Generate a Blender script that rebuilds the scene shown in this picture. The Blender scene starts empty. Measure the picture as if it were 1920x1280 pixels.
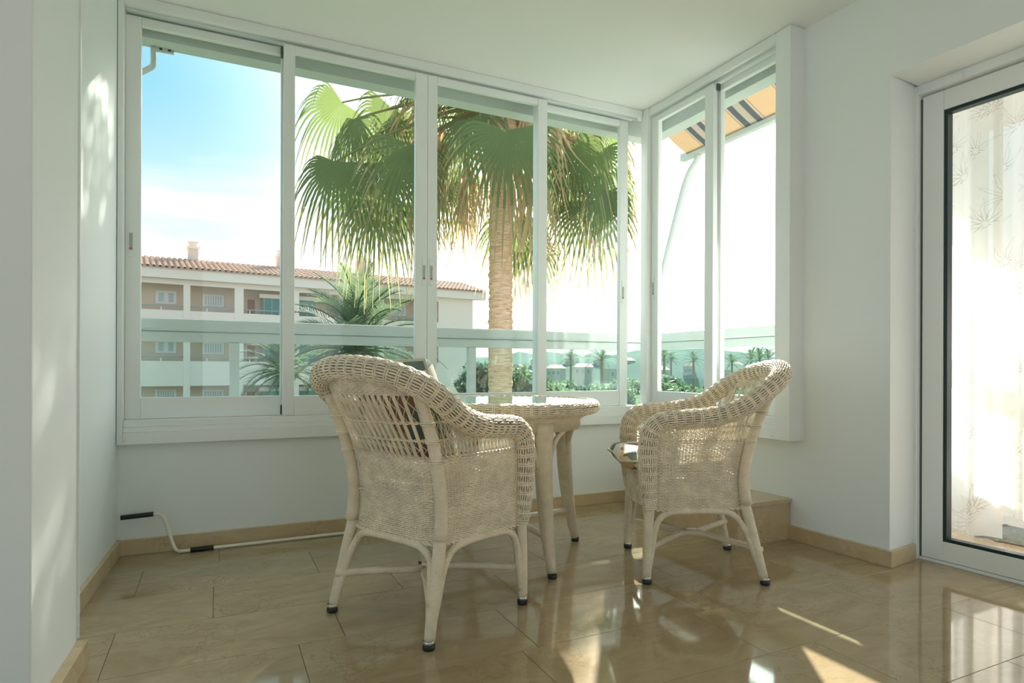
import bpy, math, random
import numpy as np
from mathutils import Matrix, Vector, Euler

random.seed(7); rng = np.random.default_rng(11)
R = math.radians
scene = bpy.context.scene
COL = scene.collection

# ------------------------------------------------------------------ camera
CAM_H, FPX, YAW, CY, ROLL = 0.82, 1153.5, 0.4468, 689.86, 0.0034
cam_d = bpy.data.cameras.new('camera'); cam = bpy.data.objects.new('camera', cam_d); COL.objects.link(cam)
cam_d.sensor_fit = 'HORIZONTAL'; cam_d.sensor_width = 36.0
cam_d.lens = 36.0 * FPX / 1920.0
cam_d.shift_y = (CY - 640.0) / 1920.0
cam_d.clip_start = 0.02; cam_d.clip_end = 2000
cam.location = (0, 0, CAM_H)
cam.rotation_euler = (Euler((R(90), 0, -YAW)).to_matrix() @ Matrix.Rotation(ROLL, 3, 'Z')).to_euler()
scene.camera = cam

# ------------------------------------------------------------------ light
SUN_AZ, SUN_EL = R(53.4), R(29.2)
SUN = Vector((math.cos(SUN_AZ) * math.cos(SUN_EL), math.sin(SUN_AZ) * math.cos(SUN_EL), math.sin(SUN_EL)))
sl = bpy.data.lights.new('sun', 'SUN'); sun = bpy.data.objects.new('sun', sl); COL.objects.link(sun)
sl.energy = 6.5; sl.angle = R(0.53); sl.color = (1.0, 0.945, 0.85)
sun.rotation_euler = (-SUN).to_track_quat('-Z', 'Y').to_euler()
sun.location = (6, 9, 12)

SKY_STRENGTH = 1.0
EXPOSURE = 1.35
w = bpy.data.worlds.new('sky'); scene.world = w; w.use_nodes = True
nt = w.node_tree; nt.nodes.clear()
def wn(t, **k):
    n = nt.nodes.new(t)
    for a, b in k.items(): setattr(n, a, b)
    return n
def wl(a, b): nt.links.new(a, b)
def wmath(op, a, b=None, clamp=False):
    n = wn('ShaderNodeMath', operation=op, use_clamp=clamp)
    for i, v in enumerate((a, b)):
        if v is None: continue
        if isinstance(v, (int, float)): n.inputs[i].default_value = v
        else: wl(v, n.inputs[i])
    return n.outputs[0]
def wmix(f, a, b, bt='MIX'):
    n = wn('ShaderNodeMixRGB', blend_type=bt)
    for i, v in enumerate((f, a, b)):
        if isinstance(v, (int, float)): n.inputs[i].default_value = v
        elif isinstance(v, tuple): n.inputs[i].default_value = v
        else: wl(v, n.inputs[i])
    return n.outputs[0]
tc = wn('ShaderNodeTexCoord'); D = tc.outputs['Generated']
dt = wn('ShaderNodeVectorMath', operation='DOT_PRODUCT'); wl(D, dt.inputs[0]); dt.inputs[1].default_value = SUN
sep = wn('ShaderNodeSeparateXYZ'); wl(D, sep.inputs[0])
cosv = wmath('MAXIMUM', dt.outputs['Value'], 0.0)
aure = wmath('POWER', cosv, 22.0)
glow = wmath('POWER', cosv, 120.0)
zc = wmath('MAXIMUM', sep.outputs['Z'], 0.0)
hor = wmath('POWER', wmath('SUBTRACT', 1.0, wmath('MULTIPLY', wmath('MAXIMUM', wmath('SUBTRACT', zc, 0.12), 0.0), 3.9), True), 1.3)
# thin cirrus laid out on a dome: project the direction to a plane far up
zp = wmath('ADD', zc, 0.16)
cx = wmath('DIVIDE', sep.outputs['X'], zp); cyy = wmath('DIVIDE', sep.outputs['Y'], zp)
comb = wn('ShaderNodeCombineXYZ'); wl(cx, comb.inputs[0]); wl(cyy, comb.inputs[1])
mp = wn('ShaderNodeMapping'); wl(comb.outputs[0], mp.inputs[0])
mp.inputs['Rotation'].default_value = (0, 0, R(35)); mp.inputs['Scale'].default_value = (0.55, 1.25, 1); mp.inputs['Location'].default_value = (3.3, 1.2, 0)
ns = wn('ShaderNodeTexNoise'); wl(mp.outputs[0], ns.inputs['Vector'])
ns.inputs['Scale'].default_value = 1.15; ns.inputs['Detail'].default_value = 7; ns.inputs['Roughness'].default_value = 0.55; ns.inputs['Distortion'].default_value = 0.6
rp = wn('ShaderNodeValToRGB'); wl(ns.outputs['Fac'], rp.inputs[0])
rp.color_ramp.elements[0].position = 0.38; rp.color_ramp.elements[1].position = 0.64
blue = wmix(zc, (0.155, 0.33, 0.405, 1), (0.10, 0.26, 0.36, 1))
white = wmath('ADD', wmath('ADD', wmath('MULTIPLY', hor, 0.95), wmath('MULTIPLY', rp.outputs[0], 0.62)), wmath('MULTIPLY', aure, 0.8), True)
c1 = wmix(white, blue, (0.50, 0.52, 0.525, 1))
c2 = wmix(1.0, c1, wmix(aure, (0, 0, 0, 1), (4.2, 4.0, 3.6, 1)), 'ADD')
c3 = wmix(1.0, c2, wmix(glow, (0, 0, 0, 1), (9.0, 8.4, 7.4, 1)), 'ADD')
bg = wn('ShaderNodeBackground'); wl(c3, bg.inputs[0]); bg.inputs[1].default_value = SKY_STRENGTH
wo = wn('ShaderNodeOutputWorld'); wl(bg.outputs[0], wo.inputs[0])
try: w.cycles.sampling_method = 'MANUAL'; w.cycles.sample_map_resolution = 1024
except Exception: pass

vs = scene.view_settings
vs.view_transform = 'Standard'; vs.look = 'None'; vs.gamma = 1.0; vs.exposure = EXPOSURE; vs.use_curve_mapping = False
try:
    scene.cycles.use_denoising = True
    scene.cycles.max_bounces = 10; scene.cycles.diffuse_bounces = 6; scene.cycles.transparent_max_bounces = 24
    scene.cycles.sample_clamp_indirect = 6.0
except Exception: pass

# ------------------------------------------------------------------ materials
MATS = {}
class NT:
    def __init__(s, name):
        s.m = bpy.data.materials.new(name); s.m.use_nodes = True; s.t = s.m.node_tree; s.t.nodes.clear()
        s.out = s.t.nodes.new('ShaderNodeOutputMaterial')
        MATS[name] = s.m
    def n(s, t, ins=None, **k):
        x = s.t.nodes.new(t)
        for a, b in k.items(): setattr(x, a, b)
        for a, b in (ins or {}).items():
            if hasattr(b, 'is_linked'): s.t.links.new(b, x.inputs[a])
            else: x.inputs[a].default_value = b
        return x
    def link(s, a, b): s.t.links.new(a, b)
    def math(s, op, a, b=0.0, clamp=False): return s.n('ShaderNodeMath', {0: a, 1: b}, operation=op, use_clamp=clamp).outputs[0]
    def mix(s, f, a, b, bt='MIX'): return s.n('ShaderNodeMixRGB', {0: f, 1: a, 2: b}, blend_type=bt).outputs[0]
    def ramp(s, f, stops):
        r = s.n('ShaderNodeValToRGB', {0: f}); e = r.color_ramp.elements
        while len(e) < len(stops): e.new(0.5)
        for x, (p, c) in zip(e, stops): x.position = p; x.color = c
        return r.outputs[0]
    def obj(s): return s.n('ShaderNodeTexCoord').outputs['Object']
    def noise(s, vec, scale, detail=4, rough=0.5, dist=0.0):
        return s.n('ShaderNodeTexNoise', {'Vector': vec, 'Scale': scale, 'Detail': detail, 'Roughness': rough, 'Distortion': dist}).outputs['Fac']
    def bump(s, h, strength=0.3, dist=0.002): return s.n('ShaderNodeBump', {'Height': h, 'Strength': strength, 'Distance': dist}).outputs[0]
    def bsdf(s, color, rough=0.5, normal=None, **k):
        b = s.n('ShaderNodeBsdfPrincipled', {'Base Color': color, 'Roughness': rough})
        if normal is not None: s.link(normal, b.inputs['Normal'])
        for a, v in k.items(): b.inputs[a.replace('_', ' ')].default_value = v
        return b.outputs[0]
    def done(s, sh): s.link(sh, s.out.inputs[0]); return s.m
def C(r, g, b): return (r, g, b, 1.0)
def plain(name, col, rough=0.5, var=0.06, scale=20.0, bump=0.0, **k):
    t = NT(name); v = t.noise(t.obj(), scale, 5)
    c = t.mix(v, C(*[x * (1 - var) for x in col]), C(*[min(1, x * (1 + var)) for x in col]))
    nm = t.bump(t.noise(t.obj(), scale * 6, 3), bump, 0.002) if bump else None
    return t.done(t.bsdf(c, rough, nm, **k))

WALL = plain('wall_paint', (0.81, 0.86, 0.865), 0.75, 0.015, 3.0, 0.06)
CEIL = plain('ceiling_paint', (0.86, 0.865, 0.86), 0.8, 0.015, 2.0, 0.04)
FRAME = plain('white_lacquer', (0.835, 0.87, 0.865), 0.28, 0.01, 4.0)
RAILW = plain('rail_white', (0.58, 0.63, 0.60), 0.35, 0.01, 4.0)
TRACK = plain('track_shadow_grey', (0.10, 0.13, 0.12), 0.6, 0.1, 10)
BLACK = plain('black_rubber', (0.012, 0.02, 0.022), 0.45, 0.2, 40)
GASK = plain('gasket_dark_green', (0.006, 0.028, 0.032), 0.4, 0.1, 20)
METAL = plain('brushed_metal', (0.62, 0.62, 0.58), 0.3, 0.05, 60, Metallic=1.0)
RED = plain('red_tab', (0.55, 0.10, 0.08), 0.5, 0.05, 20)
GREYP = plain('grey_plastic', (0.42, 0.45, 0.41), 0.5, 0.05, 20)
TUBEW = plain('cream_enamel', (0.82, 0.80, 0.70), 0.3, 0.03, 30)

def marble(name, a, b, vein, rough, bumpk=0.0, spec=0.5):
    t = NT(name); o = t.obj()
    oi = t.n('ShaderNodeObjectInfo')
    off = t.n('ShaderNodeVectorMath', {0: o, 1: t.n('ShaderNodeCombineXYZ', {0: t.math('MULTIPLY', oi.outputs['Random'], 37.0), 1: t.math('MULTIPLY', oi.outputs['Random'], 91.0)}).outputs[0]}, operation='ADD').outputs[0]
    mp = t.n('ShaderNodeMapping', {'Vector': off, 'Scale': (2.2, 5.0, 3.0)}).outputs[0]
    n1 = t.noise(mp, 1.6, 8, 0.62, 1.6)
    n2 = t.noise(off, 14.0, 6, 0.6, 0.8)
    base = t.mix(t.ramp(n1, [(0.33, C(0, 0, 0)), (0.68, C(1, 1, 1))]), C(*a), C(*b))
    base = t.mix(t.math('MULTIPLY', n2, 0.22), base, C(a[0] * 0.62, a[1] * 0.58, a[2] * 0.5))
    base = t.mix(t.math('MULTIPLY', oi.outputs['Random'], 0.16), base, C(a[0] * 0.7, a[1] * 0.66, a[2] * 0.58))
    vn = t.n('ShaderNodeTexVoronoi', {'Vector': t.n('ShaderNodeVectorMath', {0: off, 1: t.n('ShaderNodeTexNoise', {'Vector': off, 'Scale': 5.0, 'Detail': 5.0}).outputs['Color']}, operation='ADD').outputs[0], 'Scale': 4.2}, feature='DISTANCE_TO_EDGE').outputs[0]
    vm = t.math('MULTIPLY', t.ramp(vn, [(0.0, C(1, 1, 1)), (0.035, C(0, 0, 0))]), t.ramp(t.noise(off, 3.0, 3), [(0.42, C(0, 0, 0)), (0.62, C(0.7, 0.7, 0.7))]))
    base = t.mix(vm, base, C(*vein))
    rr = t.math('ADD', t.math('MULTIPLY', n2, 0.05), rough)
    return t.done(t.bsdf(base, rr, None, Specular_IOR_Level=spec))
FLOOR = marble('floor_marble', (0.36, 0.275, 0.16), (0.47, 0.375, 0.235), (0.27, 0.18, 0.09), 0.035, spec=0.62)
SKIRT = marble('skirting_marble', (0.56, 0.44, 0.27), (0.66, 0.54, 0.36), (0.38, 0.26, 0.14), 0.22)
JOINT = plain('joint_mortar', (0.30, 0.24, 0.15), 0.7, 0.1, 30)

def wicker(name, col, dark=0.72, wrap=False):
    t = NT(name); o = t.obj()
    n1 = t.noise(o, 22.0, 4, 0.6); n2 = t.noise(o, 160.0, 3)
    c = t.mix(t.ramp(n1, [(0.3, C(0, 0, 0)), (0.7, C(1, 1, 1))]), C(*[x * dark for x in col]), C(*col))
    c = t.mix(t.math('MULTIPLY', t.ramp(n2, [(0.55, C(0, 0, 0)), (0.7, C(1, 1, 1))]), 0.25), c, C(col[0] * .55, col[1] * .47, col[2] * .36))
    if wrap:
        wv = t.n('ShaderNodeTexWave', {'Vector': o, 'Scale': 75.0, 'Distortion': 0.6, 'Detail': 1.0}, wave_type='BANDS', bands_direction='Z').outputs['Fac']
        nm = t.bump(wv, 0.5, 0.0015)
        c = t.mix(t.math('MULTIPLY', t.math('SUBTRACT', 1.0, wv), 0.28), c, C(col[0] * .5, col[1] * .44, col[2] * .35))
    else: nm = t.bump(n2, 0.2, 0.0008)
    return t.done(t.bsdf(c, 0.42, nm))
CANE = wicker('wicker_cream', (0.95, 0.85, 0.67))
CANEW = wicker('wicker_wrapped', (0.94, 0.84, 0.66), 0.8, True)
SHADECORE = plain('wicker_shade_core', (0.46, 0.35, 0.20), 0.8, 0.1, 40)  # darker tan standing in for the shade inside the hollow rolls

def glass_mat(name, tint, refl=1.0, rough=0.0):
    t = NT(name)
    fc = t.n('ShaderNodeLayerWeight', {'Blend': 0.5}).outputs['Facing']
    fr = t.math('ADD', t.math('MULTIPLY', t.math('POWER', fc, 5.0), 0.55), 0.022)
    tr = t.n('ShaderNodeBsdfTransparent', {'Color': C(*tint)}).outputs[0]
    gl = t.n('ShaderNodeBsdfGlossy', {'Color': C(0.95, 1, 0.98), 'Roughness': rough}).outputs[0]
    mx = t.n('ShaderNodeMixShader', {0: t.math('MULTIPLY', fr, refl), 1: tr, 2: gl})
    return t.done(mx.outputs[0])
GLASS = glass_mat('window_glass', (0.975, 0.99, 0.985))
GLASST = glass_mat('railing_glass_teal', (0.885, 0.972, 0.96))
GLASSTAB = glass_mat('table_glass', (0.86, 0.95, 0.92), 1.6)

def leafmat(name, col, trans, rough=0.45, var=0.35):
    t = NT(name); oi = t.n('ShaderNodeObjectInfo').outputs['Random']
    n = t.noise(t.obj(), 3.0, 3)
    f = t.math('ADD', t.math('MULTIPLY', oi, 0.5), t.math('MULTIPLY', n, 0.5))
    c = t.mix(f, C(*[x * (1 - var) for x in col]), C(*[min(1, x * (1 + var)) for x in col]))
    c2 = t.mix(0.5, c, C(*trans))
    d = t.bsdf(c, rough, None, Specular_IOR_Level=0.2)
    tr = t.n('ShaderNodeBsdfTranslucent', {'Color': c2}).outputs[0]
    return t.done(t.n('ShaderNodeMixShader', {0: 0.45, 1: d, 2: tr}).outputs[0])
PALM = leafmat('palm_leaf_green', (0.125, 0.185, 0.075), (0.30, 0.38, 0.10))
PALMT = leafmat('palm_leaf_tip_yellow', (0.30, 0.30, 0.14), (0.38, 0.36, 0.15))
DRY = leafmat('palm_leaf_dry', (0.55, 0.40, 0.24), (0.8, 0.55, 0.3))
PHX = leafmat('date_palm_leaf', (0.17, 0.23, 0.15), (0.16, 0.24, 0.10), 0.75)
TREE1 = leafmat('tree_leaf_mid', (0.17, 0.23, 0.14), (0.20, 0.28, 0.13))
TREE2 = leafmat('tree_leaf_dark', (0.10, 0.16, 0.12), (0.14, 0.22, 0.12))
def trunkmat():
    t = NT('palm_trunk_bark'); o = t.obj()
    mp = t.n('ShaderNodeMapping', {'Vector': o, 'Scale': (1.0, 1.0, 7.0)}).outputs[0]
    n1 = t.noise(mp, 6.0, 6, 0.65, 0.5)
    c = t.ramp(n1, [(0.3, C(0.40, 0.20, 0.10)), (0.5, C(0.72, 0.46, 0.27)), (0.72, C(0.90, 0.70, 0.50))])
    return t.done(t.bsdf(c, 0.85, t.bump(n1, 0.7, 0.02)))
TRUNK = trunkmat()
BARK = plain('bark_brown', (0.28, 0.20, 0.13), 0.9, 0.25, 6)

STUCCO = plain('stucco_cream', (0.85, 0.73, 0.65), 0.85, 0.03, 0.6, 0.05)
STUCCOB = plain('stucco_beige', (0.72, 0.60, 0.49), 0.85, 0.05, 0.8, 0.05)
TILE = plain('roof_tile_clay', (0.60, 0.42, 0.33), 0.8, 0.28, 2.5)
WOODR = plain('door_wood_red', (0.36, 0.17, 0.10), 0.5, 0.15, 8)
SHUT = plain('shutter_green', (0.06, 0.22, 0.20), 0.45, 0.12, 6)
WINBL = plain('window_pane_pale', (0.45, 0.58, 0.62), 0.12, 0.2, 2)
GRILL = plain('grille_white', (0.82, 0.82, 0.80), 0.5, 0.02, 3)
RAILD = plain('rail_grey_green', (0.24, 0.33, 0.32), 0.5, 0.05, 3)
CHIM = plain('chimney_brick_pale', (0.70, 0.58, 0.50), 0.9, 0.1, 3)
GRASS = plain('ground_dry_green', (0.12, 0.16, 0.09), 1.0, 0.4, 0.05, Specular_IOR_Level=0.0)
HILL = plain('hill_scrub', (0.17, 0.22, 0.19), 1.0, 0.35, 0.03, Specular_IOR_Level=0.0)
HOUSE = plain('house_white', (0.50, 0.48, 0.44), 1.0, 0.03, 0.3, Specular_IOR_Level=0.0)

def awningmat():
    t = NT('awning_stripe'); o = t.obj()
    x = t.n('ShaderNodeSeparateXYZ', {0: o}).outputs['Y']
    f = t.math('FRACT', t.math('MULTIPLY', x, 1 / 0.40))
    K = 'CONSTANT'
    r = t.n('ShaderNodeValToRGB', {0: f}); r.color_ramp.interpolation = K
    e = r.color_ramp.elements
    st = [(0.0, C(0.62, 0.50, 0.36)), (0.46, C(0.42, 0.34, 0.28)), (0.48, C(0.58, 0.50, 0.40)), (0.52, C(0.19, 0.21, 0.23)), (0.64, C(0.50, 0.46, 0.40)), (0.78, C(0.19, 0.21, 0.23)), (0.90, C(0.58, 0.50, 0.40)), (0.93, C(0.42, 0.34, 0.28)), (0.95, C(0.62, 0.50, 0.36))]
    while len(e) < len(st): e.new(0.5)
    for a, (p, c) in zip(e, st): a.position = p; a.color = c
    d = t.n('ShaderNodeBsdfDiffuse', {'Color': r.outputs[0]}).outputs[0]
    tr = t.n('ShaderNodeBsdfTranslucent', {'Color': r.outputs[0]}).outputs[0]
    return t.done(t.n('ShaderNodeMixShader', {0: 0.55, 1: d, 2: tr}).outputs[0])
AWN = awningmat()

def curtainmat():
    t = NT('sheer_curtain_print'); uv = t.n('ShaderNodeTexCoord').outputs['UV']
    line = None
    for sc, seed, n in ((4.2, 0.0, 4.5), (3.4, 5.3, 5.5)):
        v = t.n('ShaderNodeVectorMath', {0: uv, 1: (seed, seed * 1.7, 0)}, operation='ADD').outputs[0]
        vo = t.n('ShaderNodeTexVoronoi', {'Vector': v, 'Scale': sc, 'Randomness': 0.85}, voronoi_dimensions='2D')
        dv = t.n('ShaderNodeVectorMath', {0: v, 1: vo.outputs['Position']}, operation='SUBTRACT').outputs[0]
        wob = t.noise(v, 18.0, 2)
        s = t.n('ShaderNodeSeparateXYZ', {0: dv})
        ang = t.math('ARCTAN2', s.outputs['Y'], s.outputs['X'])
        ang = t.math('ADD', ang, t.math('MULTIPLY', wob, 0.5))
        rr = t.n('ShaderNodeVectorMath', {0: dv}, operation='LENGTH').outputs['Value']
        pet = t.math('MULTIPLY', t.math('DIVIDE', t.math('ABSOLUTE', t.math('SINE', t.math('MULTIPLY', ang, n))), n), rr)
        prof = t.math('MULTIPLY', t.math('SINE', t.math('MULTIPLY', rr, math.pi / 0.118)), 0.0072)
        ln = t.math('LESS_THAN', t.math('ABSOLUTE', t.math('SUBTRACT', pet, prof)), 0.0009)
        ln = t.math('MULTIPLY', ln, t.math('LESS_THAN', rr, 0.115)); ln = t.math('MULTIPLY', ln, t.math('GREATER_THAN', rr, 0.012))
        ln = t.math('MULTIPLY', ln, t.math('GREATER_THAN', t.math('ADD', s.outputs['Y'], t.math('MULTIPLY', s.outputs['X'], 0.5)), -0.02))
        line = ln if line is None else t.math('MAXIMUM', line, ln)
    col = t.mix(t.math('MULTIPLY', line, 0.5), C(0.92, 0.88, 0.845), C(0.42, 0.34, 0.29))
    d = t.n('ShaderNodeBsdfDiffuse', {'Color': col}).outputs[0]
    tr = t.n('ShaderNodeBsdfTranslucent', {'Color': col}).outputs[0]
    a = t.n('ShaderNodeMixShader', {0: 0.55, 1: d, 2: tr}).outputs[0]
    tp = t.n('ShaderNodeBsdfTransparent', {'Color': C(1, 1, 1)}).outputs[0]
    return t.done(t.n('ShaderNodeMixShader', {0: 0.20, 1: a, 2: tp}).outputs[0])
CURT = curtainmat()

def cushmat():
    t = NT('cushion_patchwork'); o = t.obj()
    mp = t.n('ShaderNodeMapping', {'Vector': o, 'Scale': (9.0, 9.0, 9.0), 'Location': (0.3, 0.7, 0.45)}).outputs[0]
    vo = t.n('ShaderNodeTexVoronoi', {'Vector': mp, 'Scale': 1.0, 'Randomness': 0.75}, distance='CHEBYCHEV')
    f = t.n('ShaderNodeSeparateXYZ', {0: vo.outputs['Color']}).outputs['X']
    r = t.n('ShaderNodeValToRGB', {0: f}); r.color_ramp.interpolation = 'CONSTANT'; e = r.color_ramp.elements
    st = [(0, C(0.80, 0.76, 0.66)), (0.24, C(0.10, 0.17, 0.15)), (0.42, C(0.58, 0.42, 0.22)), (0.58, C(0.30, 0.16, 0.11)), (0.72, C(0.42, 0.45, 0.36)), (0.86, C(0.78, 0.73, 0.62))]
    while len(e) < len(st): e.new(0.5)
    for a, (p, c) in zip(e, st): a.position = p; a.color = c
    nz = t.noise(o, 300, 2)
    return t.done(t.bsdf(t.mix(t.math('MULTIPLY', nz, 0.2), r.outputs[0], C(0.3, 0.26, 0.2)), 0.85, t.bump(nz, 0.2, 0.001)))
CUSH = cushmat()
PIPING = plain('cushion_piping_sage', (0.42, 0.44, 0.32), 0.8, 0.06, 30)
RUG = plain('rug_grey', (0.28, 0.28, 0.25), 0.95, 0.5, 60, 0.8)

# ------------------------------------------------------------------ mesh helpers
def mesh_from(name, V, F, mat, smooth=False):
    """V (n,3); F list of int arrays (k,4) / (k,3)"""
    V = np.asarray(V, np.float32); m = bpy.data.meshes.new(name)
    m.vertices.add(len(V)); m.vertices.foreach_set('co', V.ravel())
    F = [np.asarray(f, np.int32) for f in F if len(f)]
    nl = sum(f.size for f in F); npoly = sum(len(f) for f in F)
    m.loops.add(nl); m.polygons.add(npoly)
    m.loops.foreach_set('vertex_index', np.concatenate([f.ravel() for f in F]))
    tot = np.concatenate([np.full(len(f), f.shape[1], np.int32) for f in F])
    st = np.concatenate([[0], np.cumsum(tot)[:-1]]).astype(np.int32)
    m.polygons.foreach_set('loop_start', st); m.polygons.foreach_set('loop_total', tot)
    m.polygons.foreach_set('use_smooth', np.full(npoly, bool(smooth)))
    m.materials.append(mat); m.update(calc_edges=True); m.validate()
    return m
def link(name, mesh, parent=None, mw=None):
    o = bpy.data.objects.new(name, mesh); COL.objects.link(o)
    if parent is not None: o.parent = parent
    if mw is not None: o.matrix_local = mw
    return o
def tag(o, label=None, cat=None, group=None, kind=None):
    if label: o['label'] = label
    if cat: o['category'] = cat
    if group: o['group'] = group
    if kind: o['kind'] = kind
    return o
def empty(name, loc=(0, 0, 0), rz=0.0, **k):
    o = bpy.data.objects.new(name, None); COL.objects.link(o); o.empty_display_size = 0.1
    o.location = loc; o.rotation_euler = (0, 0, rz)
    return tag(o, **k)
BOXF = np.array([[0, 3, 2, 1], [4, 5, 6, 7], [0, 1, 5, 4], [1, 2, 6, 5], [2, 3, 7, 6], [3, 0, 4, 7]])
class MB:
    def __init__(s): s.V = []; s.Q = []; s.T = []; s.n = 0
    def add(s, V, Q=(), T=()):
        V = np.asarray(V, float).reshape(-1, 3)
        if len(Q): s.Q.append(np.asarray(Q) + s.n)
        if len(T): s.T.append(np.asarray(T) + s.n)
        s.V.append(V); s.n += len(V); return s
    def box(s, a, b):
        x0, y0, z0 = a; x1, y1, z1 = b
        x0, x1 = sorted((x0, x1)); y0, y1 = sorted((y0, y1)); z0, z1 = sorted((z0, z1))
        return s.add([(x0, y0, z0), (x1, y0, z0), (x1, y1, z0), (x0, y1, z0), (x0, y0, z1), (x1, y0, z1), (x1, y1, z1), (x0, y1, z1)], BOXF)
    def prism(s, poly, z0, z1):
        n = len(poly); V = [(x, y, z0) for x, y in poly] + [(x, y, z1) for x, y in poly]
        i = np.arange(n); j = (i + 1) % n
        s.add(V, np.stack([i, j, j + n, i + n], 1))
        T = [(0, k + 1, k) for k in range(1, n - 1)] + [(n, n + k, n + k + 1) for k in range(1, n - 1)]
        s.T.append(np.array(T) + s.n - 2 * n); return s
    def tube(s, P, r, sides=6, closed=False, cap=True, up=None):
        P = np.asarray(P, float); n = len(P); r = np.broadcast_to(np.asarray(r, float), (n,))
        if closed: T = np.roll(P, -1, 0) - np.roll(P, 1, 0)
        else:
            T = np.empty_like(P); T[1:-1] = P[2:] - P[:-2]; T[0] = P[1] - P[0]; T[-1] = P[-1] - P[-2]
        T /= np.linalg.norm(T, axis=1)[:, None] + 1e-12
        ref = np.array([0.13, 0.21, 1.0]) if up is None else np.asarray(up, float)
        if up is None and np.abs(T @ np.array([0, 0, 1.0])).mean() > 0.8: ref = np.array([1.0, 0.17, 0.05])
        N = np.cross(np.broadcast_to(ref, T.shape), T)
        ln = np.linalg.norm(N, axis=1)
        if ln.min() < 0.05:
            N = np.cross(np.broadcast_to(np.array([0.31, 1.0, 0.27]), T.shape), T)
        N /= np.linalg.norm(N, axis=1)[:, None] + 1e-12
        B = np.cross(T, N)
        a = np.arange(sides) * 2 * math.pi / sides
        V = P[:, None] + r[:, None, None] * (np.cos(a)[None, :, None] * N[:, None] + np.sin(a)[None, :, None] * B[:, None])
        m = n if closed else n - 1
        i = np.arange(m)[:, None]; k = np.arange(sides)[None]; i2 = (i + 1) % n; k2 = (k + 1) % sides
        Q = np.stack([i * sides + k, i * sides + k2, i2 * sides + k2, i2 * sides + k], -1).reshape(-1, 4)
        Tn = []
        if cap and not closed:
            e = (n - 1) * sides
            Tn = [(0, q + 1, q) for q in range(1, sides - 1)] + [(e, e + q, e + q + 1) for q in range(1, sides - 1)]
        return s.add(V.reshape(-1, 3), Q, Tn)
    def grid(s, G, flip=False):
        G = np.asarray(G, float); a, b = G.shape[:2]
        i = np.arange(a - 1)[:, None]; j = np.arange(b - 1)[None]
        Q = np.stack([i * b + j, (i + 1) * b + j, (i + 1) * b + j + 1, i * b + j + 1], -1).reshape(-1, 4)
        return s.add(G.reshape(-1, 3), Q[:, ::-1] if flip else Q)
    def lathe(s, prof, seg=32, cx=0, cy=0):
        prof = np.asarray(prof, float); a = np.arange(seg) * 2 * math.pi / seg
        G = np.stack([cx + prof[:, 0, None] * np.cos(a), cy + prof[:, 0, None] * np.sin(a), np.repeat(prof[:, 1, None], seg, 1)], -1)
        n = len(prof); i = np.arange(n - 1)[:, None]; j = np.arange(seg)[None]; j2 = (j + 1) % seg
        return s.add(G.reshape(-1, 3), np.stack([i * seg + j, i * seg + j2, (i + 1) * seg + j2, (i + 1) * seg + j], -1).reshape(-1, 4))
    def mesh(s, name, mat, smooth=False):
        return mesh_from(name, np.concatenate(s.V), ([np.concatenate(s.Q)] if s.Q else []) + ([np.concatenate(s.T)] if s.T else []), mat, smooth)
    def build(s, name, mat, parent=None, smooth=False, bevel=0.0, mw=None):
        o = link(name, s.mesh(name, mat, smooth), parent, mw)
        if bevel:
            b = o.modifiers.new('bevel', 'BEVEL'); b.width = bevel; b.segments = 2; b.limit_method = 'ANGLE'; b.angle_limit = R(40)
        return o
def spline(pts, n):
    """Catmull-Rom through pts, resampled to n points of even arc length"""
    P = np.asarray(pts, float); P = np.vstack([2 * P[0] - P[1], P, 2 * P[-1] - P[-2]]); out = []
    for i in range(1, len(P) - 2):
        t = np.linspace(0, 1, 24, endpoint=False)[:, None]
        a, b, c, d = P[i - 1], P[i], P[i + 1], P[i + 2]
        out.append(0.5 * (2 * b + (c - a) * t + (2 * a - 5 * b + 4 * c - d) * t ** 2 + (3 * b - a - 3 * c + d) * t ** 3))
    Q = np.vstack(out + [P[-2][None]])
    L = np.concatenate([[0], np.cumsum(np.linalg.norm(np.diff(Q, axis=0), axis=1))])
    s = np.linspace(0, L[-1], n)
    return np.stack([np.interp(s, L, Q[:, k]) for k in range(Q.shape[1])], 1)
def copy_tree(o, parent=None, keep=True):
    c = o.copy(); COL.objects.link(c); c.parent = parent
    for ch in list(o.children): copy_tree(ch, c)
    return c

# ------------------------------------------------------------------ the room shell
CEIL_Z = 2.43
def struct(mb, name, mat, mw=None, bevel=0.0):
    return tag(mb.build(name, mat, None, False, bevel, mw), kind='structure')
YA = 3.142                              # inner face of the wall under the long window
def xl(y): return -0.545 + 0.0493 * y   # left wall of the bay
def xc(y): return 2.605 - 0.0497 * y    # right wall of the bay
def xd(y): return 2.8306 - 0.0497 * y   # sliding door line
YN0, YN1 = 1.66, 2.04                   # proud pier in the left wall
def xn(y): return -0.4456 + 0.0493 * y

floor = tag(MB().box((-2.7, -3.7, -0.2), (2.95, 3.3, -0.004)).build('floor', JOINT), kind='structure')
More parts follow.
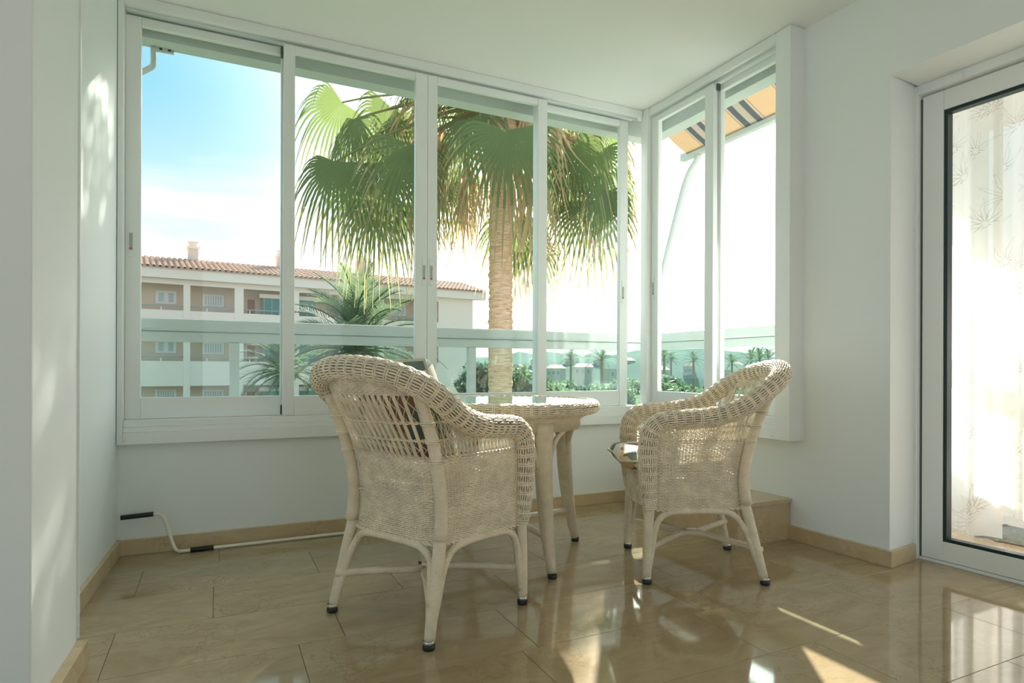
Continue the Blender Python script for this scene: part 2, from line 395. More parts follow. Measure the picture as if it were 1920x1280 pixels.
# marble slabs in the bay, row by row
PY = 0.318; rows = {2.868: 0.01, 2.55: -0.265, 2.232: -0.01, 1.914: -0.28, 1.596: 0.22, 1.278: 0.80, 0.96: 0.35, 0.642: 0.10, 0.324: 0.55}
slab_cache = {}
for y0, xo in rows.items():
    x = xo - 0.636 * 6
    while x < 2.9:
        a, b = max(x, -2.69), min(x + 0.636, 2.94); ya, yb = y0, min(y0 + PY, 3.29)
        if b - a > 0.03 and not (b < -0.62 and y0 > 1.7) and not (b < -1.3):
            g = 0.0007; key = (round(b - a, 3), round(yb - ya, 3))
            if key not in slab_cache:
                hw, hh = (b - a) / 2 - g, (yb - ya) / 2 - g; c = 0.0008
                slab_cache[key] = MB().add([(-hw, -hh, -.006), (hw, -hh, -.006), (hw, hh, -.006), (-hw, hh, -.006), (-hw, -hh, -c), (hw, -hh, -c), (hw, hh, -c), (-hw, hh, -c), (-hw + c, -hh + c, 0), (hw - c, -hh + c, 0), (hw - c, hh - c, 0), (-hw + c, hh - c, 0)],
                    [[0, 1, 5, 4], [1, 2, 6, 5], [2, 3, 7, 6], [3, 0, 4, 7], [4, 5, 9, 8], [5, 6, 10, 9], [6, 7, 11, 10], [7, 4, 8, 11], [8, 9, 10, 11]]).mesh('slab', FLOOR)
            link('slab', slab_cache[key], floor).location = ((a + b) / 2, (ya + yb) / 2, 0)
        x += 0.636
MB().box((-2.69, -3.69, -0.006), (2.94, 0.323, 0)).build('floor_field', FLOOR, floor)
MB().box((-2.69, 0.325, -0.006), (-1.9, 1.7, 0)).build('floor_field', FLOOR, floor)

struct(MB().prism([(-2.9, -3.9), (3.05, -3.9), (3.05, 2.06), (2.66, 2.06), (2.66, 3.36), (-2.9, 3.36)], CEIL_Z, CEIL_Z + 0.25), 'ceiling', CEIL)
# long wall below the window
struct(MB().prism([(-0.6, YA), (2.62, YA), (2.62, YA + 0.2), (-0.6, YA + 0.2)], -0.2, 0.50), 'wall_back', WALL)
# short wall below the side window
struct(MB().prism([(xc(2.06), 2.06), (2.66, 2.06), (2.66, YA), (xc(YA), YA)], -0.2, 0.50), 'wall_side', WALL)
# right wall between window and door, with the deep reveal
YC = 1.628
struct(MB().prism([(xc(2.06), 2.06), (2.78, 2.06), (2.78, YC + 0.03), (xd(1.66) - 0.0, YC + 0.03), (xc(YC), YC)], -0.2, CEIL_Z + 0.02), 'wall_right', WALL)
struct(MB().prism([(xc(YC), YC), (xd(YC) + 0.2, YC + 0.03), (xd(-0.5) + 0.2, -0.5), (xc(-0.5), -0.5)], 2.045, CEIL_Z + 0.02), 'wall_lintel', WALL)
struct(MB().prism([(xc(-0.5), -0.5), (xd(-0.5) + 0.2, -0.5), (xd(-3.7) + 0.2, -3.8), (xc(-3.7), -3.8)], -0.2, CEIL_Z + 0.02), 'wall_right_rear', WALL)
# left wall of the bay, the proud pier and the wall that returns beside it
struct(MB().prism([(xl(YA + .2), YA + .2), (xl(YA + .2) - 0.2, YA + .2), (xl(YN1) - 0.2, YN1), (xl(YN1), YN1)], -0.2, CEIL_Z + 0.02), 'wall_left', WALL)
pier = struct(MB().prism([(xn(YN1), YN1), (xn(YN1) - .25, YN1), (-2.75, YN1), (-2.75, YN0), (xn(YN0), YN0)], -0.2, CEIL_Z + 0.02), 'wall_left_pier', WALL, bevel=0.004)
struct(MB().box((-2.9, -3.8, -0.2), (-2.7, -2.6, CEIL_Z + .02)).box((-2.9, 0.9, -0.2), (-2.7, 1.7, CEIL_Z + .02)).box((-2.9, -2.6, 2.2), (-2.7, 0.9, CEIL_Z + .02)), 'wall_left_rear', WALL)  # out of view; the wide opening is added to let more daylight in
struct(MB().box((-2.9, -3.9, -0.2), (-0.2, -3.7, CEIL_Z + .02)).box((1.8, -3.9, -0.2), (3.05, -3.7, CEIL_Z + .02)).box((-0.2, -3.9, 2.25), (1.8, -3.7, CEIL_Z + .02)).box((-0.2, -3.9, -0.2), (1.8, -3.7, 0.05)), 'wall_rear', WALL)  # behind the camera; opening added and sized to set the room's brightness

# skirting
def skirt(name, pts, hgt=0.068, th=0.016):
    """pts: run of plan points with the room on the left-hand side"""
    mb = MB(); P = np.array(pts, float); n = len(P); off = []
    for i in range(n):
        ns_ = []
        if i > 0: d = P[i] - P[i - 1]; ns_.append(np.array([-d[1], d[0]]) / np.hypot(*d))
        if i < n - 1: d = P[i + 1] - P[i]; ns_.append(np.array([-d[1], d[0]]) / np.hypot(*d))
        v = sum(ns_); v /= np.hypot(*v); v /= max(0.35, float(v @ ns_[0])); off.append(P[i] + v * th)
    for i in range(n - 1):
        a, b, c, d = P[i], P[i + 1], off[i + 1], off[i]
        ii = [tuple(a), tuple(b), tuple(c), tuple(d)]
        mb.prism(ii, 0.0, hgt)
    return struct(mb, name, SKIRT, bevel=0.002)
skirt('baseboard_back', [(xc(YA), YA), (xl(YA), YA)])
skirt('baseboard_left', [(xl(YA), YA), (xl(YN1), YN1)])
skirt('baseboard_left_pier', [(xn(YN1), YN1 - 0.002), (xn(YN0), YN0)], th=0.026)
skirt('baseboard_right', [(xd(YC) - 0.03, YC + 0.026), (xc(YC), YC), (xc(YA), YA)], th=0.016)
skirt('baseboard_left_return', [(xn(YN0), YN0), (-2.69, YN0)])
# thin white corner strip on the pier
struct(MB().box((0, -0.006, 0.075), (0.006, 0.004, CEIL_Z), ), 'trim_1', FRAME, Matrix.Translation((xn(YN1) - .001, YN1, 0)))

# ------------------------------------------------------------------ windows
FZ0, FZ1 = 0.482, 2.384     # frame bottom edge, underside of head member
SZ0, SZ1 = 0.588, 2.384     # sash
GZ0, GZ1 = 0.683, 2.336     # glass
def sash(parent, u0, u1, v0, th, side, stile=(0.06, 0.06), handle=None):
    """a sliding sash in a frame whose local x runs along the window and local y points outwards"""
    e = empty('sash'); e.parent = parent
    l, r = stile; mb = MB()
    mb.box((u0, v0, SZ0), (u0 + l, v0 + th, SZ1 - 0.012)); mb.box((u1 - r, v0, SZ0), (u1, v0 + th, SZ1 - 0.012))
    mb.box((u0 + l, v0 + 0.002, SZ0), (u1 - r, v0 + th - 0.002, GZ0)); mb.box((u0 + l, v0 + 0.002, GZ1), (u1 - r, v0 + th - 0.002, SZ1 - 0.012))
    mb.build('sash_frame', FRAME, e, False, 0.0025)
    MB().box((u0 + l - 0.004, v0 + th / 2 - 0.003, GZ0 - 0.004), (u1 - r + 0.004, v0 + th / 2 + 0.003, GZ1 + 0.004)).build('pane', GLASS, e)
    if handle is not None:
        hx, hz = handle
        h = MB().box((hx - 0.010, v0 - 0.003, hz - 0.075), (hx + 0.010, v0 + 0.004, hz + 0.075)).build('latch_plate', FRAME, e, False, 0.002)
        MB().box((hx - 0.0065, v0 - 0.0036, hz - 0.045), (hx + 0.0065, v0 + 0.002, hz + 0.03)).box((hx - .0065, v0 - .006, hz + .005), (hx + .0065, v0 + .002, hz + .03)).build('latch_recess', GREYP, e)
        MB().box((hx - 0.0065, v0 - 0.0042, hz - 0.042), (hx + 0.0065, v0, hz - 0.035)).build('latch_tab', RED, e)
    return e
def screw(parent, p, axis, r=0.006):
    mb = MB(); n = 10
    a = np.arange(n) * 2 * math.pi / n
    c, s = np.cos(a) * r, np.sin(a) * r; z = np.zeros(n)
    base = np.stack([c, z, s], 1) if axis == 'y' else np.stack([z, c, s], 1)
    off = np.array([0, -0.003, 0]) if axis == 'y' else np.array([-0.003, 0, 0])
    V = np.vstack([base, base * 0.7 + off, off[None]]) + np.array(p)
    i = np.arange(n); j = (i + 1) % n
    mb.add(V, np.stack([i, j, j + n, i + n], 1), np.stack([i + n, j + n, np.full(n, 2 * n)], 1))
    return mb.build('screw_cap', FRAME, parent, True)

YF = 3.112   # inner face of the long frame
win1 = tag(empty('window_1', (0, YF, 0)), kind='structure')
wx0, wx1 = xl(YF) + 0.002, 2.415
f = MB()
f.box((wx0, 0, FZ0), (wx0 + 0.022, 0.12, CEIL_Z - .001))                    # jamb
f.box((wx0 - .012, 0.028, FZ0), (wx0, 0.12, CEIL_Z - .001))
f.box((wx0 + .022, 0, FZ1), (2.39, 0.022, CEIL_Z - .001))                   # head, room side lip
f.box((wx0 + .022, 0.022, FZ1 + 0.022), (2.39, 0.12, CEIL_Z - .001))
f.box((wx0 + .022, 0.05, FZ1), (2.39, 0.058, FZ1 + 0.023))                  # track web between the two runs
f.box((wx0 + .022, 0, FZ0), (2.39, 0.12, FZ0 + 0.052))                      # cill
f.box((wx0 + .022, 0.008, FZ0 + 0.052), (2.39, 0.12, FZ0 + 0.075))
f.box((wx0 + .022, 0.016, FZ0 + 0.075), (2.39, 0.12, FZ0 + 0.1055))
f.build('frame', FRAME, win1, False, 0.0025)
V0, V1 = 0.018, 0.062
sash(win1, wx0 + 0.022, 0.335, V1, 0.032, 0, (0.060, 0.06), handle=(-0.345, 1.38))
sash(win1, 0.283, 1.000, V0, 0.032, 0, (0.052, 0.064), handle=(0.982, 1.33))
sash(win1, 1.001, 1.722, V0, 0.032, 0, (0.054, 0.06), handle=(1.022, 1.33))
sash(win1, 1.668, 2.325, V1, 0.032, 0, (0.06, 0.06), handle=(2.288, 1.30))
MB().box((0.276, 0.0595, SZ0 + .004), (0.2825, 0.072, SZ0 + .05)).build('buffer', BLACK, win1)
MB().box((0.272, 0.0515, GZ1 - .02), (0.2825, 0.0605, SZ1 - .014)).build('buffer', TRACK, win1)
MB().box((1.7225, 0.0525, GZ1 - .01), (1.728, 0.0605, SZ1 - .02)).build('buffer', GREYP, win1)
for sx, sz in ((wx0 + .03, FZ0 + .02), (0.55, FZ0 + .02), (1.35, FZ0 + .02)): screw(win1, (sx, 0, sz), 'y')

XF = 2.408   # inner face of the short frame
win2 = tag(empty('window_2', (XF, 0, 0), 0), kind='structure')
# local frame of the short window: x runs towards the camera (-Y), y outwards (+X)
M2 = Matrix.Rotation(R(-90), 4, 'Z')
win2.matrix_world = Matrix.Translation((XF, 3.10, 0)) @ M2
uE = 3.10 - 2.03
f = MB()
f.box((-0.035, -0.014, FZ0), (0.030, 0.10, CEIL_Z - .001))                  # corner post
f.box((uE - 0.085, 0, FZ0), (uE, 0.10, CEIL_Z - .001))                      # end post
f.box((0.03, 0, FZ1), (uE - .085, 0.022, CEIL_Z - .001))
f.box((0.03, 0.022, FZ1 + 0.022), (uE - .085, 0.12, CEIL_Z - .001))
f.box((0.03, 0.05, FZ1), (uE - .085, 0.058, FZ1 + 0.023))
f.box((0.03, 0, FZ0), (uE - .085, 0.12, FZ0 + 0.052))
f.box((0.03, 0.008, FZ0 + 0.052), (uE - .085, 0.12, FZ0 + 0.075))
f.box((0.03, 0.016, FZ0 + 0.075), (uE - .085, 0.12, FZ0 + 0.1055))
f.build('frame', FRAME, win2, False, 0.0025)
sash(win2, 0.030, 0.556, V0, 0.032, 0, (0.062, 0.064), handle=(0.052, 1.32))
sash(win2, 0.512, uE - 0.085, V1, 0.032, 0, (0.055, 0.05))
MB().box((0.5565, 0.040, GZ1 - .0), (0.566, 0.0605, SZ1 - .012)).build('buffer', TRACK, win2)
for sx, sz in ((uE - .02, 2.27), (uE - .02, 1.67), (uE - .02, .60), (uE - .10, FZ0 + .02)): screw(win2, (sx, 0, sz), 'y')

# outside lintel seen through the top of the glass
lin = MB().box((-0.6, YF + 0.14, 2.322), (2.62, YF + 0.235, 2.45))
lin.box((XF + 0.14, 2.05, 2.322), (XF + 0.235, YF + .14, 2.45))
struct(lin, 'trim_2', RAILW)

# ------------------------------------------------------------------ sliding door and the space behind it
TH = math.atan(0.0497)
MD = Matrix.Translation((2.8306, 0, 0)) @ Matrix.Rotation(TH, 4, 'Z')   # local y runs along the door, x outwards
door = tag(empty('door_1'), kind='structure'); door.matrix_world = MD
y1 = 1.668; y0d = -0.45
f = MB()
f.box((-0.02, y1 - 0.022, 0), (0.10, y1, 2.045)); f.box((-0.02, y0d, 2.005), (0.10, y1 - .022, 2.045)); f.box((-0.02, y0d, 0), (0.10, y0d + 0.05, 2.005)); f.box((0.0, y0d + .05, 0), (0.10, y1 - .022, 0.012))
f.build('frame', FRAME, door, False, 0.002)
MB().box((0.004, y1 - 0.0275, 0.002), (0.02, y1 - 0.0225, 1.99)).build('slit_shade_strip', TRACK, door)  # dark strip painted for the shade in the slit beside the sash
e = empty('sash'); e.parent = door
d0, d1 = 0.35, y1 - 0.029
f = MB(); f.box((0.005, d1 - 0.082, 0.014), (0.055, d1, 1.998)); f.box((0.005, d0, 0.014), (0.055, d0 + 0.082, 1.998)); f.box((0.007, d0 + .082, 0.014), (0.053, d1 - .082, 0.095)); f.box((0.007, d0 + .082, 1.915), (0.053, d1 - .082, 1.998))
f.build('sash_frame', FRAME, e, False, 0.003)
g = MB(); a, b = d0 + .082, d1 - .082
for q in (((a, 0.095), (b, 0.109)), ((a, 1.901), (b, 1.915)), ((a, .109), (a + .014, 1.901)), ((b - .014, .109), (b, 1.901))):
    g.box((0.012, q[0][0], q[0][1]), (0.05, q[1][0], q[1][1]))
g.build('gasket', GASK, e)
MB().box((0.028, a + .010, 0.105), (0.034, b - .010, 1.905)).build('pane', GLASS, e)
e2 = empty('sash'); e2.parent = door
f = MB(); f.box((0.06, y0d + .05, 0.014), (0.098, y0d + .12, 1.998)); f.box((0.06, 0.33, 0.014), (0.098, 0.41, 1.998)); f.box((0.062, y0d + .12, 0.014), (0.096, 0.33, 0.095)); f.box((0.062, y0d + .12, 1.915), (0.096, 0.33, 1.998))
f.build('sash_frame', FRAME, e2, False, 0.003)
MB().box((0.076, y0d + .11, 0.09), (0.082, 0.34, 1.92)).build('pane', GLASS, e2)
rk = MB().tube([(-0.032, 1.50, 2.015), (-0.018, 1.50, 2.015)], [0.012, 0.014], 10); rk.box((-0.034, 1.47, 2.004), (-0.0205, 1.53, 2.026)); rk.build('door_catch', FRAME, door, False, 0.003)
# terrace behind the door
struct(MB().box((0.101, -1.2, -0.2), (1.75, 2.3, 0.0)), 'floor_terrace', marble('terrace_floor', (0.50, 0.33, 0.18), (0.62, 0.44, 0.27), (0.4, 0.25, 0.14), 0.25), MD)
struct(MB().box((0.12, -1.2, 2.35), (1.75, 2.26, 2.60)), 'ceiling_terrace', CEIL, MD)
sc_ = MB().box((-0.02, 2.16, 0.0), (1.75, 2.24, 0.70)).box((-0.02, 2.16, 1.80), (1.75, 2.24, 2.40))
sc_.box((-0.02, 2.17, 1.13), (1.75, 2.22, 1.225)).box((1.70, 2.16, .7), (1.75, 2.24, 1.8))
struct(sc_, 'wall_terrace', WALL, MD)
# curtain: gently folded sheer
def curtain(name, ya, yb, x0, zb, zt, amp, nf, label):
    n = 160; m = 24; mb = MB()
    u = np.linspace(0, 1, n); z = np.linspace(zb, zt, m)
    y = ya + (yb - ya) * u
    fold = amp * (np.sin(2 * math.pi * nf * u + 0.7 * np.sin(5 * u)) + 0.35 * np.sin(2 * math.pi * nf * 2.3 * u + 1.1))
    G = np.zeros((n, m, 3))
    for j in range(m):
        k = 0.75 + 0.35 * (1 - j / (m - 1))
        G[:, j] = np.stack([x0 + fold * k, y + 0.01 * np.sin(j * 0.3) * 0, np.full(n, z[j])], 1)
    mb.grid(G); me = mb.mesh(name, CURT, True)
    uvl = me.uv_layers.new(name='uv'); arc = np.concatenate([[0], np.cumsum(np.hypot(np.diff(y), np.diff(fold)))])
    vi = np.zeros(len(me.loops), np.int32); me.loops.foreach_get('vertex_index', vi)
    UV = np.stack([np.repeat(arc, m), np.tile(z, n)], 1)[vi]
    uvl.data.foreach_set('uv', UV.astype(np.float32).ravel())
    o = link(name, me); o.matrix_world = MD
    return tag(o, label, 'curtain')
curtain('sheer_curtain', 1.47, 2.0, 0.30, 0.085, 2.30, 0.028, 3.4, 'sheer white curtain with fine leaf sprigs hanging to just above terrace floor')
curtain('sheer_curtain', 0.20, 1.53, 0.38, 0.17, 2.30, 0.028, 7.7, 'second sheer curtain with leaf sprigs, ending higher above the grey rug')
mb = MB(); n = 60
yy = np.linspace(0.2, 1.72, n)
G = []
for k in range(9):
    a = math.pi * k / 8
    G.append(np.stack([0.74 - 0.13 * np.cos(a) + 0.012 * rng.standard_normal(n), yy, 0.004 + 0.034 * np.sin(a) ** 0.5 + 0.006 * rng.standard_normal(n) * (0 < k < 8)], 1))
mb.grid(np.array(G), True)
ru = mb.build('rug', RUG, None, True); ru.matrix_world = MD; tag(ru, 'shaggy grey rolled rug lying on the terrace floor behind curtains', 'rug')

# ------------------------------------------------------------------ stone plinth in the corner
pl = MB(); pl.box((2.16, 2.10, 0), (xc(2.1) - 0.002, 2.86, 0.176)); 
plo = pl.build('plinth_body', SKIRT); pe = empty('marble_plinth', (2.3, 2.4, 0), label='low beige marble plinth against the wall behind the right armchair', cat='plinth')
plo.parent = pe; plo.matrix_parent_inverse = Matrix.Translation((-2.3, -2.4, 0))
o = MB().box((2.15, 2.09, 0.1765), (xc(2.09) - 0.002, 2.86, 0.198)).build('plinth_top', SKIRT, pe, False, 0.003); o.matrix_parent_inverse = Matrix.Translation((-2.3, -2.4, 0))

# ------------------------------------------------------------------ wicker weaving
def pch(xs, ys, x):
    """monotone-ish smooth interpolation"""
    xs = np.asarray(xs, float); ys = np.asarray(ys, float); d = np.gradient(ys, xs)
    x = np.clip(x, xs[0], xs[-1]); i = np.clip(np.searchsorted(xs, x) - 1, 0, len(xs) - 2)
    h = xs[i + 1] - xs[i]; t = (x - xs[i]) / h
    return ys[i] * (1 + 2 * t) * (1 - t) ** 2 + d[i] * h * t * (1 - t) ** 2 + ys[i + 1] * t * t * (3 - 2 * t) - d[i + 1] * h * t * t * (1 - t)
XRZ = [0.0, .28, .33, .38, .45, .5, .55, .6, .66, .72, .78, .83]
XRX = [0.0, .066, .077, .081, .076, .066, .053, .037, .013, -.011, -.032, -.05]
YRZ = [0.0, .28, .38, .5, .6, .72, .83]; YRY = [.228, .208, .203, .203, .207, .213, .213]
def xr(z): return pch(XRZ, XRX, z)
def yr(z): return pch(YRZ, YRY, z)
XFRONT = 0.437
def body_pt(u, z):
    """u in metres-ish along the plan: -1..-0 right side (front->rear), 0..1 back (right->left), 1..2 left side (rear->front)"""
    u = np.asarray(u, float); z = np.broadcast_to(np.asarray(z, float), u.shape)
    X = xr(z) + 0.012; Y = yr(z) - 0.012; yf = 0.234
    ux = np.empty(u.shape); uy = np.empty(u.shape)
    a = u <= 0; t = u + 1
    ux[a] = (XFRONT + (X - XFRONT) * t)[a]; uy[a] = (-(yf + (Y - yf) * t) - 0.012 * np.sin(math.pi * np.clip(t, 0, 1)))[a]
    b = (u > 0) & (u < 1); s = 2 * u - 1
    ux[b] = (X - (0.022 + 0.2 * np.clip(z - .5, 0, 1)) * (1 - s ** 4))[b]; uy[b] = (Y * s)[b]
    c = u >= 1; t = 2 - u
    ux[c] = (XFRONT + (X - XFRONT) * t)[c]; uy[c] = ((yf + (Y - yf) * t) + 0.012 * np.sin(math.pi * np.clip(t, 0, 1)))[c]
    return np.stack([ux, uy, z], -1)
def body_nrm(u, z):
    e = 0.012
    du = body_pt(u + e, z) - body_pt(u - e, z); dz = body_pt(u, z + 0.01) - body_pt(u, z - 0.01)
    n = np.cross(dz, du); n /= np.linalg.norm(n, axis=1)[:, None] + 1e-9
    c = np.array([0.25, 0, 0]); P = body_pt(u, z); s = np.sign(((P - c) * n * np.array([1, 1, 0])).sum(1)); s[s == 0] = 1
    return n * s[:, None]
def arc_u(z0, n):
    """n values of u spaced evenly in plan length"""
    uu = np.linspace(-1, 2, 1200); P = body_pt(uu, z0); L = np.concatenate([[0], np.cumsum(np.linalg.norm(np.diff(P, axis=0), axis=1))])
    return np.interp(np.linspace(0, L[-1], n), L, uu)
def weave_body(mb, z0, z1, dz, nst, r=0.0029, A=0.0030):
    us = arc_u(0.4, nst); um = arc_u(0.4, 2 * nst - 1)
    ph = np.cos(math.pi * np.arange(2 * nst - 1) / 2)
    k = 0; z = z0
    while z <= z1 + 1e-6:
        zz = np.full(um.shape, z) + 0.0004 * rng.standard_normal(um.shape)
        P = body_pt(um, zz); N = body_nrm(um, zz)
        mb.tube(P + N * (A * ph * (1 if k % 2 else -1))[:, None], r * (1 + 0.08 * rng.standard_normal()), 5)
        k += 1; z += dz
    zs = np.linspace(z0 - 0.004, z1 + 0.004, 10)
    for u in us: mb.tube(body_pt(np.full(10, u), zs), 0.0027, 4)
def roll_weave(P, Rr, nstr, pitch, rs, A, closed=False, core=True):
    """woven cane roll round the centre line P (dense polyline)"""
    L = np.concatenate([[0], np.cumsum(np.linalg.norm(np.diff(P, axis=0), axis=1))])
    nr = int(round(L[-1] / pitch)); nr += nr % 2 if closed else 0; SP = 6
    m = nr * SP + (0 if closed else 1)
    s = np.linspace(0, L[-1], nr * SP + 1)[:m]
    Q = np.stack([np.interp(s, L, P[:, k]) for k in range(3)], 1); RR = np.interp(s, L, np.broadcast_to(Rr, L.shape))
    T = np.gradient(Q, axis=0) if not closed else np.roll(Q, -1, 0) - np.roll(Q, 1, 0)
    T /= np.linalg.norm(T, axis=1)[:, None]
    N = np.zeros_like(Q); v = np.cross(T[0], [0.2, 1, 0.1]) if not closed else np.array([0, 0, 1.0])
    for i in range(m):
        v = v - T[i] * (v @ T[i]); v /= np.linalg.norm(v); N[i] = v
    B = np.cross(T, N)
    strands = MB(); rings = MB()
    ph = np.cos(math.pi * np.arange(m) / SP); bulge = 0.0042 * np.sin(math.pi * np.arange(m) / SP) ** 2
    for k in range(nstr):
        a = 2 * math.pi * k / nstr
        d = math.cos(a) * N + math.sin(a) * B
        off = RR - .001 + bulge + A * ph * (1 if k % 2 else -1)
        strands.tube(Q + d * off[:, None], rs, 4, closed, up=None)
    for j in range(0, m, SP):
        a = np.arange(16) * 2 * math.pi / 16
        for dt in (-0.0036, 0.0036):
            rings.tube(Q[j] + T[j] * dt + (RR[j] + .0014) * (np.cos(a)[:, None] * N[j] + np.sin(a)[:, None] * B[j]), 0.0034, 5, True)
    co = MB(); co.tube(Q[::2], RR[::2] - A - 0.004, 10, closed) if core else None  # added inner tube: closes the see-through gaps with a shade tone
    return strands, rings, co

# centre line of the rolled border of an armchair
half = [(.440, .236, .292), (.446, .240, .36), (.449, .242, .44), (.449, .243, .52), (.437, .244, .583), (.395, .246, .618), (.31, .248, .628), (.22, .252, .636), (.14, .257, .657), (.075, .259, .689), (.018, .254, .731), (-.038, .228, .770), (-.085, .162, .801), (-.112, .082, .816), (-.120, 0.0, .820)]
full = [(x, -y, z) for x, y, z in half] + [p for p in half[-2::-1]]
ROLLP = spline(full, 400)
ROLLR = np.full(400, 0.033); tt = np.linspace(0, 1, 400); ROLLR *= np.clip(np.minimum(tt, 1 - tt) / 0.10, 0, 1) ** 0.7 * 0.32 + 0.68
def roll_under(y):
    """height of the underside of the border above back position y"""
    k = ROLLP[:, 0] < 0.03
    o = np.argsort(ROLLP[k, 1]); return np.interp(y, ROLLP[k, 1][o], ROLLP[k, 2][o]) - 0.030
def roll_under_side(x):
    k = (ROLLP[:, 1] < 0) & (ROLLP[:, 2] > 0.60); o = np.argsort(ROLLP[k, 0]); return np.interp(x, ROLLP[k, 0][o], ROLLP[k, 2][o]) - 0.028

def bent(a, b, c, n=14):  # quadratic bezier
    t = np.linspace(0, 1, n)[:, None]; a, b, c = map(np.asarray, (a, b, c)); return (1 - t) ** 2 * a + 2 * t * (1 - t) * b + t * t * c

def make_armchair():
    root = empty('wicker_armchair')
    # legs; the rear ones run on upwards as back posts
    def foot(x, y, leg):
        MB().lathe([(0, 0), (0.0165, 0), (0.0185, .004), (0.0185, .016), (0.016, .0175), (0, .0175)], 14, x, y).build('foot_cap', BLACK, leg, True)
        MB().lathe([(0.0172, .0176), (0.0176, .018), (0.0176, .026), (0.0168, .027)], 14, x, y).build('ferrule', METAL, leg, True)
    for sgn in (-1, 1):
        z = np.linspace(0.018, 0.30, 12); P = np.stack([xr(z), sgn * yr(z), z], 1)
        leg = MB().tube(P, np.interp(z, [0.018, .2, .3], [.0165, .020, .020]), 12).build('leg', CANEW, root, True); foot(0.0018, sgn * .2275, leg)
        z = np.linspace(0.30, 0.735, 20); P = np.stack([xr(z) - 0.006, sgn * (yr(z) + 0.004), z], 1)
        po = MB().tube(P, np.interp(z, [.3, .5, .735], [.021, .0195, .0165]), 12).build('back_post', CANEW, root, True)
        for zc_ in (.54, .6, .655):
            wb = MB()
            a = np.arange(14) * 2 * math.pi / 14
            for q in (-.003, .003): wb.tube(np.stack([xr(zc_) - .006 + .0205 * np.cos(a), sgn * (yr(zc_) + .004) + .0205 * np.sin(a), np.full(14, zc_ + q)], 1), 0.003, 4, True)
            wb.build('post_binding', CANE, po, True)
        P = np.array([(.45, sgn * .236, .018), (.449, sgn * .236, .10), (.446, sgn * .235, .2), (.440, sgn * .234, .30)])
        leg = MB().tube(spline(P, 12), np.linspace(.0165, .0205, 12), 12).build('leg', CANEW, root, True); foot(.45, sgn * .236, leg)
    # arched rails under the woven body: down each leg, round the corner and along
    corners = [np.array([xr(.25), -yr(.25)]), np.array([xr(.25), yr(.25)]), np.array([.443, .235]), np.array([.443, -.235])]
    feet = [np.array([0.0, -.228]), np.array([0.0, .228]), np.array([.45, .236]), np.array([.45, -.236])]
    for i in range(4):
        a, b = corners[i], corners[(i + 1) % 4]; fa, fb = feet[i], feet[(i + 1) % 4]; d = (b - a) / np.linalg.norm(b - a); o = 0.024
        def at(c, f, z): return c + (f - c) * (1 - z / 0.25)
        pts = [(*(at(a, fa, .05) + d * .004), .05), (*(at(a, fa, .12) + d * .014), .12), (*(at(a, fa, .19) + d * .022), .19), (*(a + d * .034), .235), (*(a + d * .065), .264), (*(a + d * .12), .274)]
        pts2 = [(*(b - d * .12), .274), (*(b - d * .065), .264), (*(b - d * .034), .235), (*(at(b, fb, .19) - d * .022), .19), (*(at(b, fb, .12) - d * .014), .12), (*(at(b, fb, .05) - d * .004), .05)]
        MB().tube(spline(pts + pts2, 60), 0.0125, 8).build('arched_rail', CANEW, root, True)
    # two bowed stretchers tied in the middle
    for sgn in (-1, 1):
        P = spline([(.012, sgn * .222, .128), (.12, sgn * .10, .135), (.18, sgn * .028, .137), (.225, sgn * .017, .138), (.275, sgn * .028, .137), (.34, sgn * .10, .135), (.447, sgn * .230, .128)], 36)
        MB().tube(P, 0.0125, 9).build('stretcher', CANEW, root, True)
    MB().box((.205, -.012, .146), (.245, .012, .158)).build('stretcher_tie', CANE, root, False, .003)
    # dense weave of sides and back
    wv = MB(); weave_body(wv, 0.286, 0.543, 0.0060, 92, 0.0028, 0.0021)
    tag(wv.build('woven_body', CANE, root, True), kind='stuff')
    # plaited edge under the body and twined rings above it
    um = arc_u(0.3, 240)
    br = MB(); s = np.arange(240)
    for ph in (0, math.pi):
        P = body_pt(um, np.full(240, .281)); N = body_nrm(um, np.full(240, .281))
        br.tube(P + N * (0.0045 * np.cos(s * 0.75 + ph))[:, None] + np.array([0, 0, 1]) * (0.004 * np.sin(s * 0.75 + ph))[:, None], 0.0042, 5)
    br.build('plaited_edge', CANE, root, True)
    for zt, ua, ub in ((0.546, -.97, 1.97), (0.600, -.9, 1.9), (0.655, -.18, 1.18)):
        n = int(220 * (ub - ua) / 3); uu = np.linspace(ua, ub, n); tw = MB(); s = np.arange(n)
        for ph in (0, math.pi):
            P = body_pt(uu, np.full(n, zt)); N = body_nrm(uu, np.full(n, zt))
            tw.tube(P + N * (0.0035 * np.cos(s * 0.8 + ph))[:, None] + np.array([0, 0, 1]) * (0.0025 * np.sin(s * .8 + ph))[:, None], 0.0026, 4)
        tw.build('twined_ring', CANE, root, True)
    # open work: paired spokes with crossing fine canes
    nb = 16
    for i in range(nb):
        u = (i + 0.5) / nb; y = 0.195 * (2 * u - 1); zt = min(0.745, float(roll_under(y)))
        z = np.linspace(.54, zt, 8); P = body_pt(np.full(8, u), z); mb = MB()
        for q in (-.0034, .0034): mb.tube(P + np.array([0, q, 0]), 0.0034, 5)
        mb.build('spoke', CANE, root, True)
    lat = MB()
    def crossing(ua, ub, n, za, zb, r=0.0013):
        du = (ub - ua) / n
        for i in range(n):
            for j in (1, -1):
                t = np.linspace(0, 1, 5); u = ua + du * (i + 0.5) + j * du * (t - 0.5) * 2.0
                k = (u > ua - .005) & (u < ub + .005)
                if k.sum() < 3: continue
                zz = za + (np.array([zb(x) if callable(zb) else zb for x in u]) - za) * t
                P = body_pt(u, zz); lat.tube(P + body_nrm(u, zz) * 0.004 * j, r, 4)
